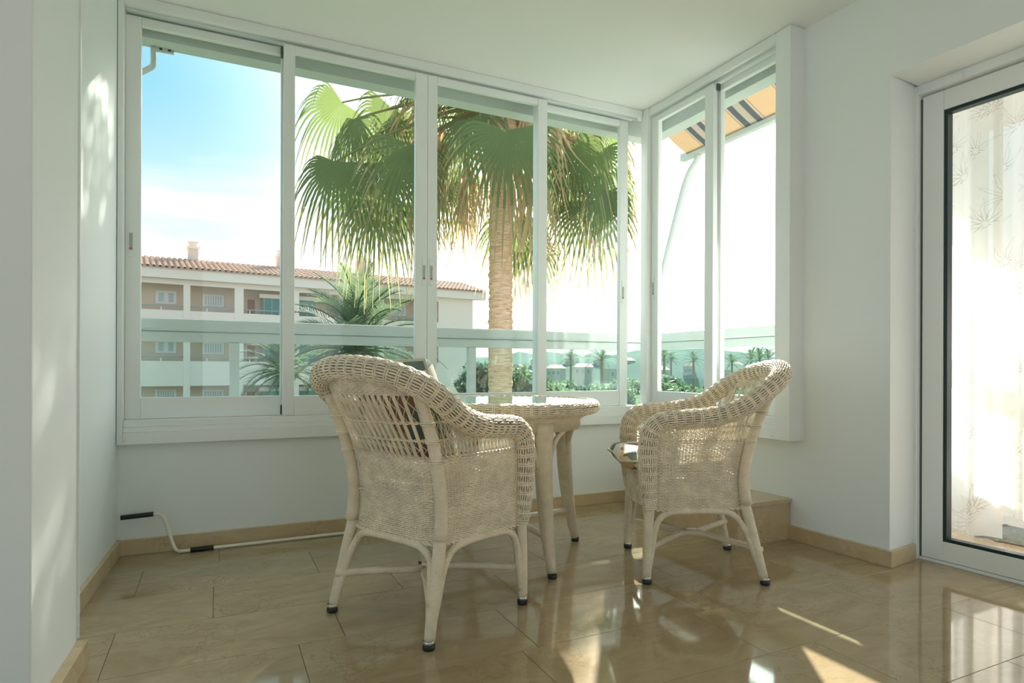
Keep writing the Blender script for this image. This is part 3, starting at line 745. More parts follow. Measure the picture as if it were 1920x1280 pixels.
    crossing(0.02, .98, nb, .545, .600); crossing(0.02, .98, nb, .655, lambda u: min(.745, float(roll_under(.195 * (2 * u - 1)))))
    for s0, s1 in ((-.93, -.03), (1.03, 1.93)):
        n = 20
        for i in range(n):
            u = s0 + (s1 - s0) * (i + .5) / n
            x = float(body_pt(np.array([u]), .6)[0, 0]); zt = max(.604, min(.74, float(roll_under_side(x)) + .012))
            z = np.linspace(.54, zt, 6); lat.tube(body_pt(np.full(6, u), z), 0.0030, 5)
        crossing(s0, s1, n, .545, .600)
        ua, ub = (-.34, -.03) if s0 < 0 else (1.03, 1.34)
        crossing(ua, ub, 10, .600, lambda u: max(.61, float(roll_under_side(float(body_pt(np.array([u]), .66)[0, 0]))) + .01))
    tag(lat.build('lattice', CANE, root, True), kind='stuff')
    # dense band under the top of the back
    tb = MB(); n = 61; u = np.linspace(0.03, .97, n); ph = np.cos(math.pi * np.arange(n) / 2)
    top = np.array([float(roll_under(.195 * (2 * q - 1))) + .012 for q in u]); low = np.minimum(.742, top - .004)
    for k in range(11):
        zz = low + (top - low) * k / 10; P = body_pt(u, zz); N = body_nrm(u, zz)
        tb.tube(P + N * (.003 * ph * (1 if k % 2 else -1))[:, None], 0.0029, 5)
    for i in range(0, n, 2): tb.tube(body_pt(np.full(4, u[i]), np.linspace(low[i] - .004, top[i], 4)), .0027, 4)
    tag(tb.build('woven_band', CANE, root, True), kind='stuff')
    # rolled border
    st, rg, co = roll_weave(ROLLP, ROLLR, 26, 0.033, 0.0034, 0.0016)
    b = co.build('border_shade_core', SHADECORE, root, True)
    tag(st.build('border_roll', CANE, root, True), kind='stuff'); rg.build('border_rings', CANE, b, True)
    # woven front apron and seat
    ap = MB(); n = 49; yy = np.linspace(-.210, .210, n); xx = .448 + .030 * (1 - (yy / .210) ** 2); ph = np.cos(math.pi * np.arange(n) / 2)
    for k in range(20):
        ap.tube(np.stack([xx + .003 * ph * (1 if k % 2 else -1), yy, np.full(n, .292 + k * .0062)], 1), .0029, 5)
    for i in range(0, n, 2): ap.tube(np.array([(xx[i], yy[i], .29), (xx[i], yy[i], .412)]), .0027, 4)
    tag(ap.build('apron', CANE, root, True), kind='stuff')
    mb = MB(); s = np.linspace(0, 1, 90)
    for ph_ in (0, math.pi):
        y_ = -.210 + .420 * s; x_ = .448 + .030 * (1 - (y_ / .210) ** 2)
        mb.tube(np.stack([x_ + .006 * np.cos(np.arange(90) * .8 + ph_), y_, .287 + .005 * np.sin(np.arange(90) * .8 + ph_)], 1), .0042, 5)
        mb.tube(np.stack([x_ + .005 * np.cos(np.arange(90) * .8 + ph_), y_, .414 + .005 * np.sin(np.arange(90) * .8 + ph_)], 1), .0042, 5)
    mb.build('apron_edge', CANE, root, True)
    se = MB(); n = 60
    for i in range(n):
        x = .075 + .38 * i / (n - 1); hw = np.interp(x, [.07, .45], [.185, .208]); y_ = np.linspace(-hw, hw, 33)
        se.tube(np.stack([np.full(33, x), y_, .409 + .0026 * np.cos(math.pi * np.arange(33) / 2) * (1 if i % 2 else -1)], 1), .0034, 4)
    for y_ in np.linspace(-.18, .18, 17): se.tube(np.array([(.072, y_, .409), (.455, y_ * 1.1, .409)]), .003, 4)
    tag(se.build('seat', CANE, root, True), kind='stuff')
    return root

def place(o, loc, rz): o.location = loc; o.rotation_euler = (0, 0, rz)
ch1 = make_armchair()
ch2 = copy_tree(ch1)
CH1 = ((0.453, 1.921, 0), R(27)); CH2 = ((1.990, 1.896, 0), R(152.5))
place(ch1, *CH1); place(ch2, *CH2)
tag(ch1, 'cream wicker armchair seen from behind, patchwork cushion leaning on its back', 'armchair', 'wicker armchairs at the round table')
tag(ch2, 'cream wicker armchair seen side-on between the table and white wall', 'armchair', 'wicker armchairs at the round table')

def cushion_mesh(name, wx, wy, th, seed):
    n = 26; rs = np.random.default_rng(seed); mb = MB()
    u = np.linspace(-1, 1, n); U, Vv = np.meshgrid(u, u, indexing='ij')
    e = np.clip((1 - np.abs(U) ** 7) * (1 - np.abs(Vv) ** 7), 0, 1) ** 0.36
    sx = wx / 2 * U * (1 - 0.03 * (1 - Vv ** 2) * np.abs(U)); sy = wy / 2 * Vv * (1 - 0.03 * (1 - U ** 2) * np.abs(Vv))
    bm_ = 1 + 0.05 * np.sin(3 * U + seed) * np.cos(2.3 * Vv)
    top = np.stack([sx, sy, th / 2 * e * bm_], -1); bot = np.stack([sx, sy, -th / 2 * e], -1)
    mb.grid(top); mb.grid(bot, True)
    m = mb.mesh(name, CUSH, True)
    k = np.linspace(0, 1, 60, endpoint=False); per = []
    for t in k:
        q = t * 4; side = int(q); fr = (q - side) * 2 - 1
        U0, V0_ = [(fr, -1), (1, fr), (-fr, 1), (-1, -fr)][side]
        per.append((wx / 2 * U0 * (1 - .03 * (1 - V0_ ** 2) * abs(U0)), wy / 2 * V0_ * (1 - .03 * (1 - U0 ** 2) * abs(V0_)), 0))
    return m, np.array(per)
def cushion(name, wx, wy, th, mw, seed, label):
    m, per = cushion_mesh(name, wx, wy, th, seed)
    e = empty(name); e.matrix_world = mw; tag(e, label, 'cushion')
    link('cushion_cover', m, e); MB().tube(per, 0.005, 6, True).build('piping', PIPING, e, True)
    return e
def chair_m(c): return Matrix.Translation(c[0]) @ Matrix.Rotation(c[1], 4, 'Z')
cushion('seat_cushion', 0.445, 0.375, 0.085, chair_m(CH1) @ Matrix.Translation((0.325, 0, 0.4575)), 3, 'patchwork seat cushion in the armchair that also holds a back cushion')
cushion('seat_cushion', 0.445, 0.375, 0.085, chair_m(CH2) @ Matrix.Translation((0.325, 0, 0.4575)), 5, 'pale patchwork seat cushion in the armchair beside the white wall')
cushion('back_cushion', 0.355, 0.345, 0.12, chair_m(CH1) @ Matrix.Translation((0.088, -0.018, 0.682)) @ Matrix.Rotation(R(-114), 4, 'Y'), 8, 'patchwork back cushion in brown, ochre and dark green leaning inside armchair')

# ------------------------------------------------------------------ round table
TB = (1.155, 2.485)
tab = empty('round_table', (TB[0], TB[1], 0), R(49.2), label='round cream wicker table with glass top between the armchairs', cat='table')
a = np.linspace(0, 2 * math.pi, 361); RT = 0.392
st, rg, co = roll_weave(np.stack([RT * np.cos(a), RT * np.sin(a), np.full(361, .655)], 1), 0.0235, 20, 0.034, 0.0034, 0.0016, True)
rc = co.build('rim_shade_core', SHADECORE, tab, True); tag(st.build('rim_roll', CANE, tab, True), kind='stuff'); rg.build('rim_rings', CANE, rc, True)
MB().lathe([(0, .674), (.385, .674), (.387, .677), (.385, .680), (0, .680)], 64).build('glass_top', GLASSTAB, tab, False)
MB().lathe([(.378, .628), (.335, .60), (.335, .562), (.321, .562), (.321, .66), (.37, .66)], 64).build('apron', CANEW, tab, True)
MB().lathe([(0, .655), (.375, .655), (.375, .645), (0, .645)], 48).build('table_bed', CANE, tab, False)
for q in range(4):
    an = R(45 + 90 * q); c, s = math.cos(an), math.sin(an)
    prof = [(.385, .018), (.365, .10), (.342, .22), (.327, .34), (.320, .46), (.323, .54), (.332, .60)]
    P = spline([(r_ * c, r_ * s, z) for r_, z in prof], 20)
    leg = MB().tube(P, np.interp(P[:, 2], [0, .15, .3, .45, .6], [.0175, .027, .033, .036, .037]), 12).build('leg', CANEW, tab, True)
    fx, fy = .3865 * c, .3865 * s
    MB().lathe([(0, 0), (.0165, 0), (.0185, .004), (.0185, .017), (0, .0175)], 14, fx, fy).build('foot_cap', BLACK, leg, True)
    for sg in (-1, 1):
        P = spline([(.322 * math.cos(an + sg * R(q_)), .322 * math.sin(an + sg * R(q_)), z_) for q_, z_ in ((4.6, .42), (6.2, .47), (9.5, .515), (14.5, .547), (21, .566))], 20)
        MB().tube(P, .0115, 8).build('brace', CANEW, tab, True)
for sg in (-1, 1):
    q = lambda r_, an: (r_ * math.cos(an), r_ * math.sin(an))
    A0 = q(.352, R(45 * sg)); B0 = q(.352, R(180 - 45) * sg)
    # each bow joins two neighbouring legs and dips towards the middle
    P = spline([(*A0, .150), (.12, sg * .10, .152), (.05, sg * .024, .153), (0, sg * .015, .153), (-.05, sg * .024, .153), (-.12, sg * .10, .152), (*B0, .150)], 36) if False else spline([(A0[0], sg * abs(A0[1]), .150), (.12, sg * .10, .152), (.05, sg * .026, .153), (0, sg * .0155, .153), (-.05, sg * .026, .153), (-.12, sg * .10, .152), (-A0[0], sg * abs(A0[1]), .150)], 36)
    P2 = np.stack([P[:, 1], P[:, 0], P[:, 2]], 1)
    MB().tube(P2, .014, 9).build('stretcher', CANEW, tab, True)

# ------------------------------------------------------------------ awning crank on the floor
ck = empty('awning_crank', (0.2, 3.05, 0), label='white awning crank rod with black grips lying along the baseboard', cat='crank')
def ckb(mb, n, m): o = mb.build(n, m, ck, True); o.matrix_parent_inverse = Matrix.Translation((-0.2, -3.05, 0)); return o
rod = [(-0.255, 3.105, .176), (-.225, 3.104, .173), (-.205, 3.10, .15), (-.185, 3.088, .08), (-.165, 3.076, .022), (-.145, 3.070, .0105), (-.11, 3.068, .010), (.30, 3.07, .0095), (.92, 3.075, .0095)]
ckb(MB().tube(spline(rod, 90), .0075, 10), 'rod', TUBEW)
ckb(MB().tube([(-.372, 3.106, .172), (-.25, 3.105, .1765)], .0105, 12), 'grip', BLACK)
ckb(MB().tube([(-.105, 3.068, .0112), (-.012, 3.0685, .0110)], .0110, 12), 'grip', BLACK)

# ------------------------------------------------------------------ balcony railing and awning
YR_, XR_ = 3.50, 2.72
rail = empty('balcony_railing', (XR_, YR_, 0), label='white balcony railing with teal tinted glass panels outside the windows', cat='railing')
def rb(mb, n, m, bev=0.0): o = mb.build(n, m, rail, False, bev); o.matrix_parent_inverse = Matrix.Translation((-XR_, -YR_, 0)); return o
rb(MB().box((-2.2, YR_ - .035, .998), (XR_ + .035, YR_ + .035, 1.06)), 'handrail', RAILW, .012)
rb(MB().box((XR_ - .035, 2.2, .998), (XR_ + .035, YR_ - .036, 1.06)), 'handrail', RAILW, .012)
rb(MB().box((-2.2, YR_ - .02, .945), (XR_ + .02, YR_ + .02, .996)), 'sub_rail', RAILW, .004)
rb(MB().box((XR_ - .02, 2.2, .945), (XR_ + .02, YR_ - .021, .996)), 'sub_rail', RAILW, .004)
posts = [-1.24, 0.08, 1.40]
for px in posts: rb(MB().box((px - .024, YR_ - .024, 0.0), (px + .024, YR_ + .024, .944)), 'post', RAILW, .004)
rb(MB().box((XR_ - .024, YR_ - .024, 0), (XR_ + .024, YR_ + .024, .944)), 'post', RAILW, .004)
rb(MB().box((XR_ - .024, 2.2, 0), (XR_ + .024, 2.248, .944)), 'post', RAILW, .004)
xs = [-2.2] + posts + [XR_]
for q in range(len(xs) - 1): rb(MB().box((xs[q] + .026, YR_ - .004, .06), (xs[q + 1] - .026, YR_ + .004, .944)), 'glass_panel', GLASST)
rb(MB().box((XR_ - .004, 2.25, .06), (XR_ + .004, YR_ - .026, .944)), 'glass_panel', GLASST)
struct(MB().box((-2.4, 3.345, -.25), (2.9, 3.66, -.005)).box((2.665, 2.1, -.25), (2.9, 3.345, -.005)), 'floor_balcony', STUCCO)

aw = empty('awning', (3.3, 3.0, 2.5), label='cream awning with grey stripes stretched outside the short window', cat='awning')
def ab(mb, n, m, sm=False): o = mb.build(n, m, aw, sm); o.matrix_parent_inverse = Matrix.Translation((-3.3, -3.0, -2.5)); return o
G = []
for i in range(14):
    t = i / 13
    G.append([(2.74 + .58 * t, 2.36 + 1.40 * k / 30, 2.92 - .42 * t - .04 * math.sin(math.pi * t)) for k in range(31)])
fab = MB().grid(np.array(G)); fabo = ab(fab, 'fabric', AWN, True)
sm_ = fabo.modifiers.new('thickness', 'SOLIDIFY'); sm_.thickness = 0.002
ab(MB().box((3.315, 2.32, 2.468), (3.365, 3.84, 2.522)), 'front_bar', RAILW)
ab(MB().tube(spline([(3.335, 3.66, 2.467), (3.33, 3.665, 2.42), (3.27, 3.67, 2.33), (3.19, 3.665, 2.14), (2.95, 3.58, 1.55), (2.775, 3.53, 1.09)], 40), .028, 10), 'arm', RAILW, True)
ab(MB().tube([(2.76, 2.32, 2.93), (2.76, 3.8, 2.93)], .04, 12), 'roller', RAILW, True)
br = empty('awning_bracket', (-.22, 3.40, 2.2), label='white bent awning bracket under lintel beside the left jamb', cat='bracket')
def bk(e, mb, n, m, sm=True): o = mb.build(n, m, e, sm); o.matrix_parent_inverse = e.matrix_basis.inverted() if False else Matrix.Translation(-e.location); return o
bk(br, MB().tube(spline([(-.275, 3.335, 2.320), (-.275, 3.337, 2.255), (-.288, 3.345, 2.225), (-.40, 3.38, 2.16)], 20), .013, 10), 'tube', RAILW)
bk(br, MB().box((-.285, 3.329, 2.306), (-.19, 3.345, 2.3215)), 'plate', RAILW, False)
for q in (-.244, -.209): bk(br, MB().box((q - .006, 3.325, 2.312), (q + .006, 3.329, 2.319)), 'screw_head', BLACK, False)

# ------------------------------------------------------------------ outside: ground, palms, building
GZ = -6.2
struct(MB().box((-300, 4.2, GZ - .5), (420, 520, GZ)), 'ground', GRASS)

def fan_frond(seed, az, el, pet, rad, nseg=30, span=R(205), hang=(18, 42), grav=(.35, .7), face=None):
    """one fan palm leaf in the palm's own frame: sagging stalk, pleated blade, split tips that hang"""
    rs = np.random.default_rng(seed); g = MB(); tips = MB(); stalk = MB(); up = np.array([0, 0, 1.0])
    d0 = np.array([math.cos(az) * math.cos(el), math.sin(az) * math.cos(el), math.sin(el)])
    t = np.linspace(0, 1, 10)[:, None]; P = d0 * pet * t - up * .22 * pet * t ** 2
    stalk.tube(P, np.linspace(.032, .014, 10), 6)
    S = np.array([-math.sin(az), math.cos(az), 0]); T = P[-1] - P[-2]; T /= np.linalg.norm(T)
    dr = R(rs.uniform(*hang)); N = np.cross(T, S); A = T * math.cos(dr) - N * math.sin(dr) * (1 if N[2] > 0 else -1)
    A /= np.linalg.norm(A); ro = rs.normal(0, .3); N = np.cross(A, S); S, N = S * math.cos(ro) + N * math.sin(ro), N * math.cos(ro) - S * math.sin(ro)
    if face is not None:   # blade twisted on its stalk
        S2 = face - A * (face @ A); S2 /= np.linalg.norm(S2); m_ = rs.uniform(.35, .8); S = S2 * m_ + S * (1 - m_) * (1 if S @ S2 > 0 else -1)
        S -= A * (S @ A); S /= np.linalg.norm(S); N = np.cross(A, S)
    da = span / nseg; base = P[-1]; gdr = rs.uniform(*grav)
    for k in range(nseg):
        a = -span / 2 + da * (k + .5); L = rad * (.78 + .22 * math.cos(a)) * rs.uniform(.92, 1.08)
        n = 10; q = np.linspace(0, 1, n); h = np.clip((q - .38) / .62, 0, 1)
        dvec = A * math.cos(a) + S * math.sin(a)
        c = base + dvec * (L * (q - .22 * h ** 1.5))[:, None] - up * (L * gdr * rs.uniform(.8, 1.2) * h ** 1.7)[:, None] - N * (.10 * L * q * abs(math.sin(a)))[:, None] * (1 if N[2] > 0 else -1)
        c[6:] += rs.normal(0, .012, 3) * (np.arange(4)[:, None] + 1) * .5
        side = np.cross(N, dvec); w_ = np.minimum(L * q * da * .50, np.interp(q, [0, .34, .7, 1], [9, L * .34 * da * .50, .017, .003]))
        pl = N * (w_ * .45)[:, None]
        l = c + side * w_[:, None] - pl; r_ = c - side * w_[:, None] - pl; cut = 7
        g.grid(np.stack([l[:cut], c[:cut], r_[:cut]], 1)); tips.grid(np.stack([l[cut - 1:], c[cut - 1:], r_[cut - 1:]], 1))
    return g, tips, stalk
def merge_mats(name, parts):
    """join builders with one material slot each into a single mesh"""
    V = []; Q = []; T = []; mi = []; n = 0
    for k, (mb, m) in enumerate(parts):
        v = np.concatenate(mb.V); q = np.concatenate(mb.Q) + n if mb.Q else np.zeros((0, 4), int); t = np.concatenate(mb.T) + n if mb.T else np.zeros((0, 3), int)
        V.append(v); Q.append((q, k)); T.append((t, k)); n += len(v)
    F = [q for q, _ in Q if len(q)] + [t for t, _ in T if len(t)]
    me = mesh_from(name, np.concatenate(V), F, parts[0][1], True)
    for _, m in parts[1:]: me.materials.append(m)
    idx = np.concatenate([np.full(len(q), k) for q, k in Q if len(q)] + [np.full(len(t), k) for t, k in T if len(t)]).astype(np.int32)
    if len(idx) == len(me.polygons): me.polygons.foreach_set('material_index', idx)
    return me
def dry_frond(seed):
    rs = np.random.default_rng(seed); mb = MB()
    P = bent((0, 0, 0), (.5, 0, .05), (.75, 0, -.45), 8); mb.tube(P, .014, 5)
    for k in range(9):
        L = rs.uniform(.5, 1.1); o = P[-1 - rs.integers(0, 3)]; dx, dy = rs.normal(0, .12, 2)
        q = np.linspace(0, 1, 7); c = o + np.stack([dx * q + .03 * np.sin(q * 5 + k), dy * q, -L * q], 1); w_ = .022 * (1 - q * .85)
        mb.grid(np.stack([c + np.array([.5, .8, 0]) * w_[:, None], c - np.array([.5, .8, 0]) * w_[:, None]], 1))
    return mb.mesh('dry_frond', DRY, True)
dryv = [dry_frond(60 + s) for s in range(4)]

def trunk_mesh(name, r0, r1, z0, z1, mat, rings=90, seg=20, rough=.03, seed=1):
    rs = np.random.default_rng(seed); z = np.linspace(z0, z1, rings); mb = MB()
    a = np.arange(seg + 1) * 2 * math.pi / seg
    rr = np.interp(z, [z0, z1], [r0, r1])[:, None] * (1 + rough * rs.standard_normal((rings, 1)) + .02 * rs.standard_normal((rings, seg + 1))); rr[:, -1] = rr[:, 0]
    bend = .05 * np.sin(np.linspace(0, 2, rings))[:, None]
    G = np.stack([bend + rr * np.cos(a), rr * np.sin(a), np.repeat(z[:, None], seg + 1, 1)], -1)
    mb.grid(G, True); return mb.mesh(name, mat, True)

PC = (4.02, 8.92); PZ = 4.92
fp = empty('fan_palm', (PC[0], PC[1], GZ), label='tall fan palm with shaggy drooping fronds right outside the window', cat='palm tree')
link('trunk', trunk_mesh('trunk', .215, .180, 0, PZ - GZ - .15, TRUNK, 260, 22, .035), fp)
link('crown_heart', trunk_mesh('crown_heart', .20, .26, PZ - GZ - .9, PZ - GZ + .35, TRUNK, 24, 20, .10, 4), fp)
def add_frond(k, base, az, el, pet, rad, old=False, **kw):
    g, t, st_ = fan_frond(200 + k, az, el, pet, rad, **kw)
    o = link('frond', merge_mats('frond', [(g, PALM), (t, PALMT if not old else DRY), (st_, PALMT)]), fp); o.location = base
# fronds that show below the lintel: stalk end given by the photo column and row and a step in depth from the trunk
def ray_pt(u, v, d):
    x = (u - 960) / FPX; s_, c_ = math.sin(YAW), math.cos(YAW)
    return np.array([d * (s_ + c_ * x), d * (c_ - s_ * x), CAM_H - (v - CY) / FPX * d])
crown = np.array([PC[0], PC[1], PZ]); CD = PC[0] * math.sin(YAW) + PC[1] * math.cos(YAW)
hanging = [(668, 225, -.3, 1.35), (722, 200, .8, 1.3), (628, 190, .5, 1.2), (745, 300, -.6, 1.5), (690, 335, .3, 1.35), (790, 270, -1.1, 1.4), (950, 245, -1.5, 1.35), (1062, 265, -.6, 1.5), (1108, 285, .3, 1.15), (1085, 360, .0, 1.4), (1138, 240, .9, .95), (1015, 275, 1.1, 1.5), (848, 260, 1.3, 1.4), (828, 325, .8, 1.25), (955, 390, .7, 1.15), (985, 430, 1.1, 1.1), (880, 225, -.9, 1.2), (770, 225, 1.4, 1.35), (1118, 350, -.3, 1.1), (722, 370, 0, 1.2),
    (700, 255, 1.0, 1.3), (655, 300, -.8, 1.1), (1040, 330, .9, 1.35), (1085, 240, 1.5, 1.1), (865, 330, 1.6, 1.2), (770, 370, .9, 1.2), (1140, 320, .6, .95)]
IMGR = np.array([math.cos(YAW), -math.sin(YAW), 0.0])
for k, (u, v, dd, rad) in enumerate(hanging):
    b = crown + np.array([0, 0, (.15 - .5 * (k % 20) / 20)]); q = ray_pt(u, v, CD + dd) - b; pet = float(np.linalg.norm(q)); q[2] += .22 * pet; q /= np.linalg.norm(q)
    add_frond(k, (b[0] - PC[0], b[1] - PC[1], b[2] - GZ), math.atan2(q[1], q[0]), math.asin(q[2]), pet, rad, k in (14, 15, 18), hang=(25, 60), grav=(.35, .7), face=IMGR * (1 if k % 2 else -1) + rng.normal(0, .25, 3))
for k in range(36):
    f_ = (k + .5) / 36; az = k * 2.39996 + rng.normal(0, .15)
    add_frond(60 + k, (.12 * math.cos(az), .12 * math.sin(az), PZ - GZ + .35 - .2 * f_), az, R(80 - 58 * f_), rng.uniform(.85, 1.2), rng.uniform(.95, 1.1))
for i in range(38):
    az = rng.uniform(0, 2 * math.pi); o = link('dry_frond', dryv[i % 4], fp)
    o.location = (.16 * math.cos(az), .16 * math.sin(az), PZ - GZ + .1 - .9 * rng.random()); o.rotation_euler = (0, rng.uniform(-.5, .3), az); k = rng.uniform(1.0, 1.7); o.scale = (k, k, k)

def pinnate(seed, L, n=46):
    rs = np.random.default_rng(seed); mb = MB()
    P = bent((0, 0, 0), (L * .55, 0, L * .30), (L, 0, -L * .12), 16); mb.tube(P, np.linspace(.035, .006, 16), 5)
    for k in range(n):
        t = .10 + .88 * k / n; b = np.array([np.interp(t * 15, np.arange(16), P[:, q]) for q in range(3)])
        for sg in (-1, 1):
            l = L * .19 * math.sin(math.pi * min(1, t * .9 + .12)) + .05; d = np.array([.75, sg * .75, .22 + .1 * rs.normal()]); d /= np.linalg.norm(d)
            tip = b + d * l + np.array([0, 0, -.10 * l]); w_ = np.array([.012, -sg * .012, .004]) * 1.2
            mb.add([b - w_, b + w_, tip + w_ * .2, tip - w_ * .2], [[0, 1, 2, 3]])
    return mb.mesh('frond', PHX, False)
def at_dir(px, d, z=GZ):
    x = (px - 960) / FPX; s, c = math.sin(YAW), math.cos(YAW)
    return (d * (s + c * x), d * (c - s * x), z)
pinv = [pinnate(5 + q, 2.5 + .15 * q) for q in range(4)]
def date_palm(px, d, ztop, label, nf=44, sc=1.0, group=None):
    x, y, _ = at_dir(px, d)
    e = empty('date_palm', (x, y, GZ), label=label, cat='palm tree'); 
    if group: e['group'] = group
    link('trunk', trunk_mesh('trunk', .24 * sc, .20 * sc, 0, ztop - GZ, BARK, 60, 12, .06, 3), e)
    for i in range(nf):
        f_ = (i + .5) / nf; az = i * 2.39996; o = link('frond', pinv[i % 4], e)
        o.location = (0, 0, ztop - GZ); o.rotation_euler = (rng.normal(0, .2), -R(74 - 118 * f_), az); k = sc * rng.uniform(.85, 1.1); o.scale = (k, k, k)
    return e
date_palm(672, 21.0, 1.35, 'grey-green feathery date palm standing before the apartment block', 60, 1.12)
date_palm(535, 29.5, 0.55, 'lower feathery date palm half hidden beside the taller one', 44, 1.0)

def leafy_tree(name, px, d, top, rad, mat, label, nleaf=2600, seed=1, leaf=.16, group=None):
    rs = np.random.default_rng(seed); x, y, _ = at_dir(px, d)
    e = empty(name, (x, y, GZ), label=label, cat='tree')
    if group: e['group'] = group
    H = top - GZ; mb = MB()
    MB().tube(spline([(0, 0, 0), (.15, .05, H * .3), (0, .1, H * .7)], 10), np.linspace(.2, .07, 10) * max(1, rad / 2.4), 8).build('trunk', BARK, e, True)
    cl = rs.normal(0, 1, (16, 3)); cl /= np.linalg.norm(cl, axis=1)[:, None]; cl *= np.array([rad * .62, rad * .62, rad * .5]) * rs.uniform(.3, 1, (16, 1)); cl[:, 2] += H - rad * .95
    k = rs.integers(0, 16, nleaf); u = rs.normal(0, 1, (nleaf, 3)); u /= np.linalg.norm(u, axis=1)[:, None]
    P = cl[k] + u * (rad * .46 * rs.uniform(.6, 1, (nleaf, 1))) * np.array([1, 1, .8])
    P[:, 2] = np.minimum(P[:, 2], H)
    A = rs.normal(0, 1, (nleaf, 3)); A /= np.linalg.norm(A, axis=1)[:, None]; Bv = np.cross(A, rs.normal(0, 1, (nleaf, 3))); Bv /= np.linalg.norm(Bv, axis=1)[:, None]
    s = leaf * rs.uniform(.6, 1.3, (nleaf, 1))
    V = np.stack([P - A * s, P - Bv * s * .45, P + A * s, P + Bv * s * .45], 1).reshape(-1, 3)
    mb.add(V, np.arange(nleaf * 4).reshape(-1, 4)); tag(mb.build('foliage', mat, e), kind='stuff')
    return e
leafy_tree('broadleaf_tree', 985, 27, 1.55, 2.1, TREE1, 'bushy green tree just right of the palm trunk', 3600, 3, .15)
leafy_tree('broadleaf_tree', 897, 25, 1.35, 1.2, TREE2, 'dark green tree squeezed between building and palm trunk', 1800, 4, .14)
leafy_tree('broadleaf_tree', 1052, 38, 1.2, 2.6, TREE1, 'round green tree seen through the last pane of long window', 2600, 5, .2)
leafy_tree('broadleaf_tree', 1290, 60, 0.25, 5.2, TREE2, 'broad dark tree seen through the short window', 4200, 6, .34)
leafy_tree('broadleaf_tree', 1150, 70, 0.6, 4.0, TREE1, 'pale green tree below the far hillside houses', 2400, 8, .34)
leafy_tree('broadleaf_tree', 1400, 80, 0.3, 6.0, TREE1, 'wide green tree behind the right armchair through the glass', 3000, 9, .4)
leafy_tree('broadleaf_tree', 1238, 75, 0.9, 4.2, TREE1, 'tall green tree next to the corner post in the distance', 2400, 10, .34)
lab = ['rounded mid-green tree on the far plain', 'bushy dark tree on the far plain']
for i in range(18):
    if i == 16: continue
    px = 950 + i * 29 + rng.uniform(-5, 5); dd = 104 + (i % 5) * 22
    leafy_tree('far_tree', px, dd, .82 - dd * rng.uniform(4, 20) / FPX, rng.uniform(3.2, 5.0), (TREE1, TREE2)[i % 2], lab[i % 2], 2600, 40 + i, .30, group=('far mid-green trees', 'far dark trees')[i % 2])
far = [(1128, 95, 3.2), (1070, 130, 3.9), (1245, 120, 3.7), (1300, 140, 3.6), (1408, 120, 3.6), (1424, 110, 3.4), (1440, 125, 3.9), (1258, 160, 4.0), (1372, 150, 3.2)]
for i, (px, d, z) in enumerate(far):
    date_palm(px, d, z - 1.2, 'small distant palm on the skyline of far trees', 18, 1.15, 'distant palms on the skyline')
# far hillside with houses
mb = MB(); n = 120; t = np.linspace(R(98), R(-4), n)
rr = np.array([230, 260, 300, 360.]); hh = np.array([GZ, 1.5, 6.0, 9.0])
prof = 1 + .18 * np.sin(t * 9) + .12 * np.sin(t * 23 + 1) + .06 * rng.standard_normal(n)
G = np.stack([np.stack([r_ * np.cos(t), r_ * np.sin(t), GZ + (h_ - GZ) * (prof if h_ > GZ else np.ones(n))], 1) for r_, h_ in zip(rr, hh)], 0)
tag(mb.grid(G, True).build('hillside', HILL, None, True), kind='structure')
hp = [(968, 240), (1008, 262), (1042, 225), (1072, 268), (1094, 232), (1122, 262), (1150, 228), (1176, 265), (1236, 230), (1262, 266), (1292, 236), (1320, 268), (1350, 228), (1380, 250), (1412, 226), (1440, 262)]
for i, (px, d) in enumerate(hp):
    x, y, _ = at_dir(px, d); zb = np.interp(d, [215, 260, 300], [-3.5, 1.2, 5])
    wd, dp, ht = rng.uniform(4, 7), rng.uniform(4, 6), rng.uniform(2.2, 3.4)
    e = empty('hillside_house', (x, y, zb), YAW * -1 + rng.uniform(-.5, .5), label='small white house with clay tile roof on the far hillside' if i % 3 else 'flat-roofed white house on the far hillside', cat='house', group='tiled hillside houses' if i % 3 else 'flat-roofed hillside houses')
    MB().box((-wd / 2, -dp / 2, -6), (wd / 2, dp / 2, ht)).build('walls', HOUSE, e)
    if i % 3: MB().add([(-wd / 2 - .3, -dp / 2 - .3, ht), (wd / 2 + .3, -dp / 2 - .3, ht), (wd / 2 + .3, dp / 2 + .3, ht), (-wd / 2 - .3, dp / 2 + .3, ht), (-wd / 2 + 1, 0, ht + 1.4), (wd / 2 - 1, 0, ht + 1.4)], [[0, 1, 5, 4], [2, 3, 4, 5], [0, 3, 2, 1]], [[1, 2, 5], [3, 0, 4]]).build('roof', TILE, e)
    else: MB().box((-wd / 2 - .15, -dp / 2 - .15, ht), (wd / 2 + .15, dp / 2 + .15, ht + .35)).build('roof', HOUSE, e)
    for q in range(3): MB().box((-wd * .36 + q * wd * .3, -dp / 2 - .05, ht - 2.2), (-wd * .36 + q * wd * .3 + 1.0, -dp / 2 + .05, ht - 1.0)).build('window', RAILD, e)

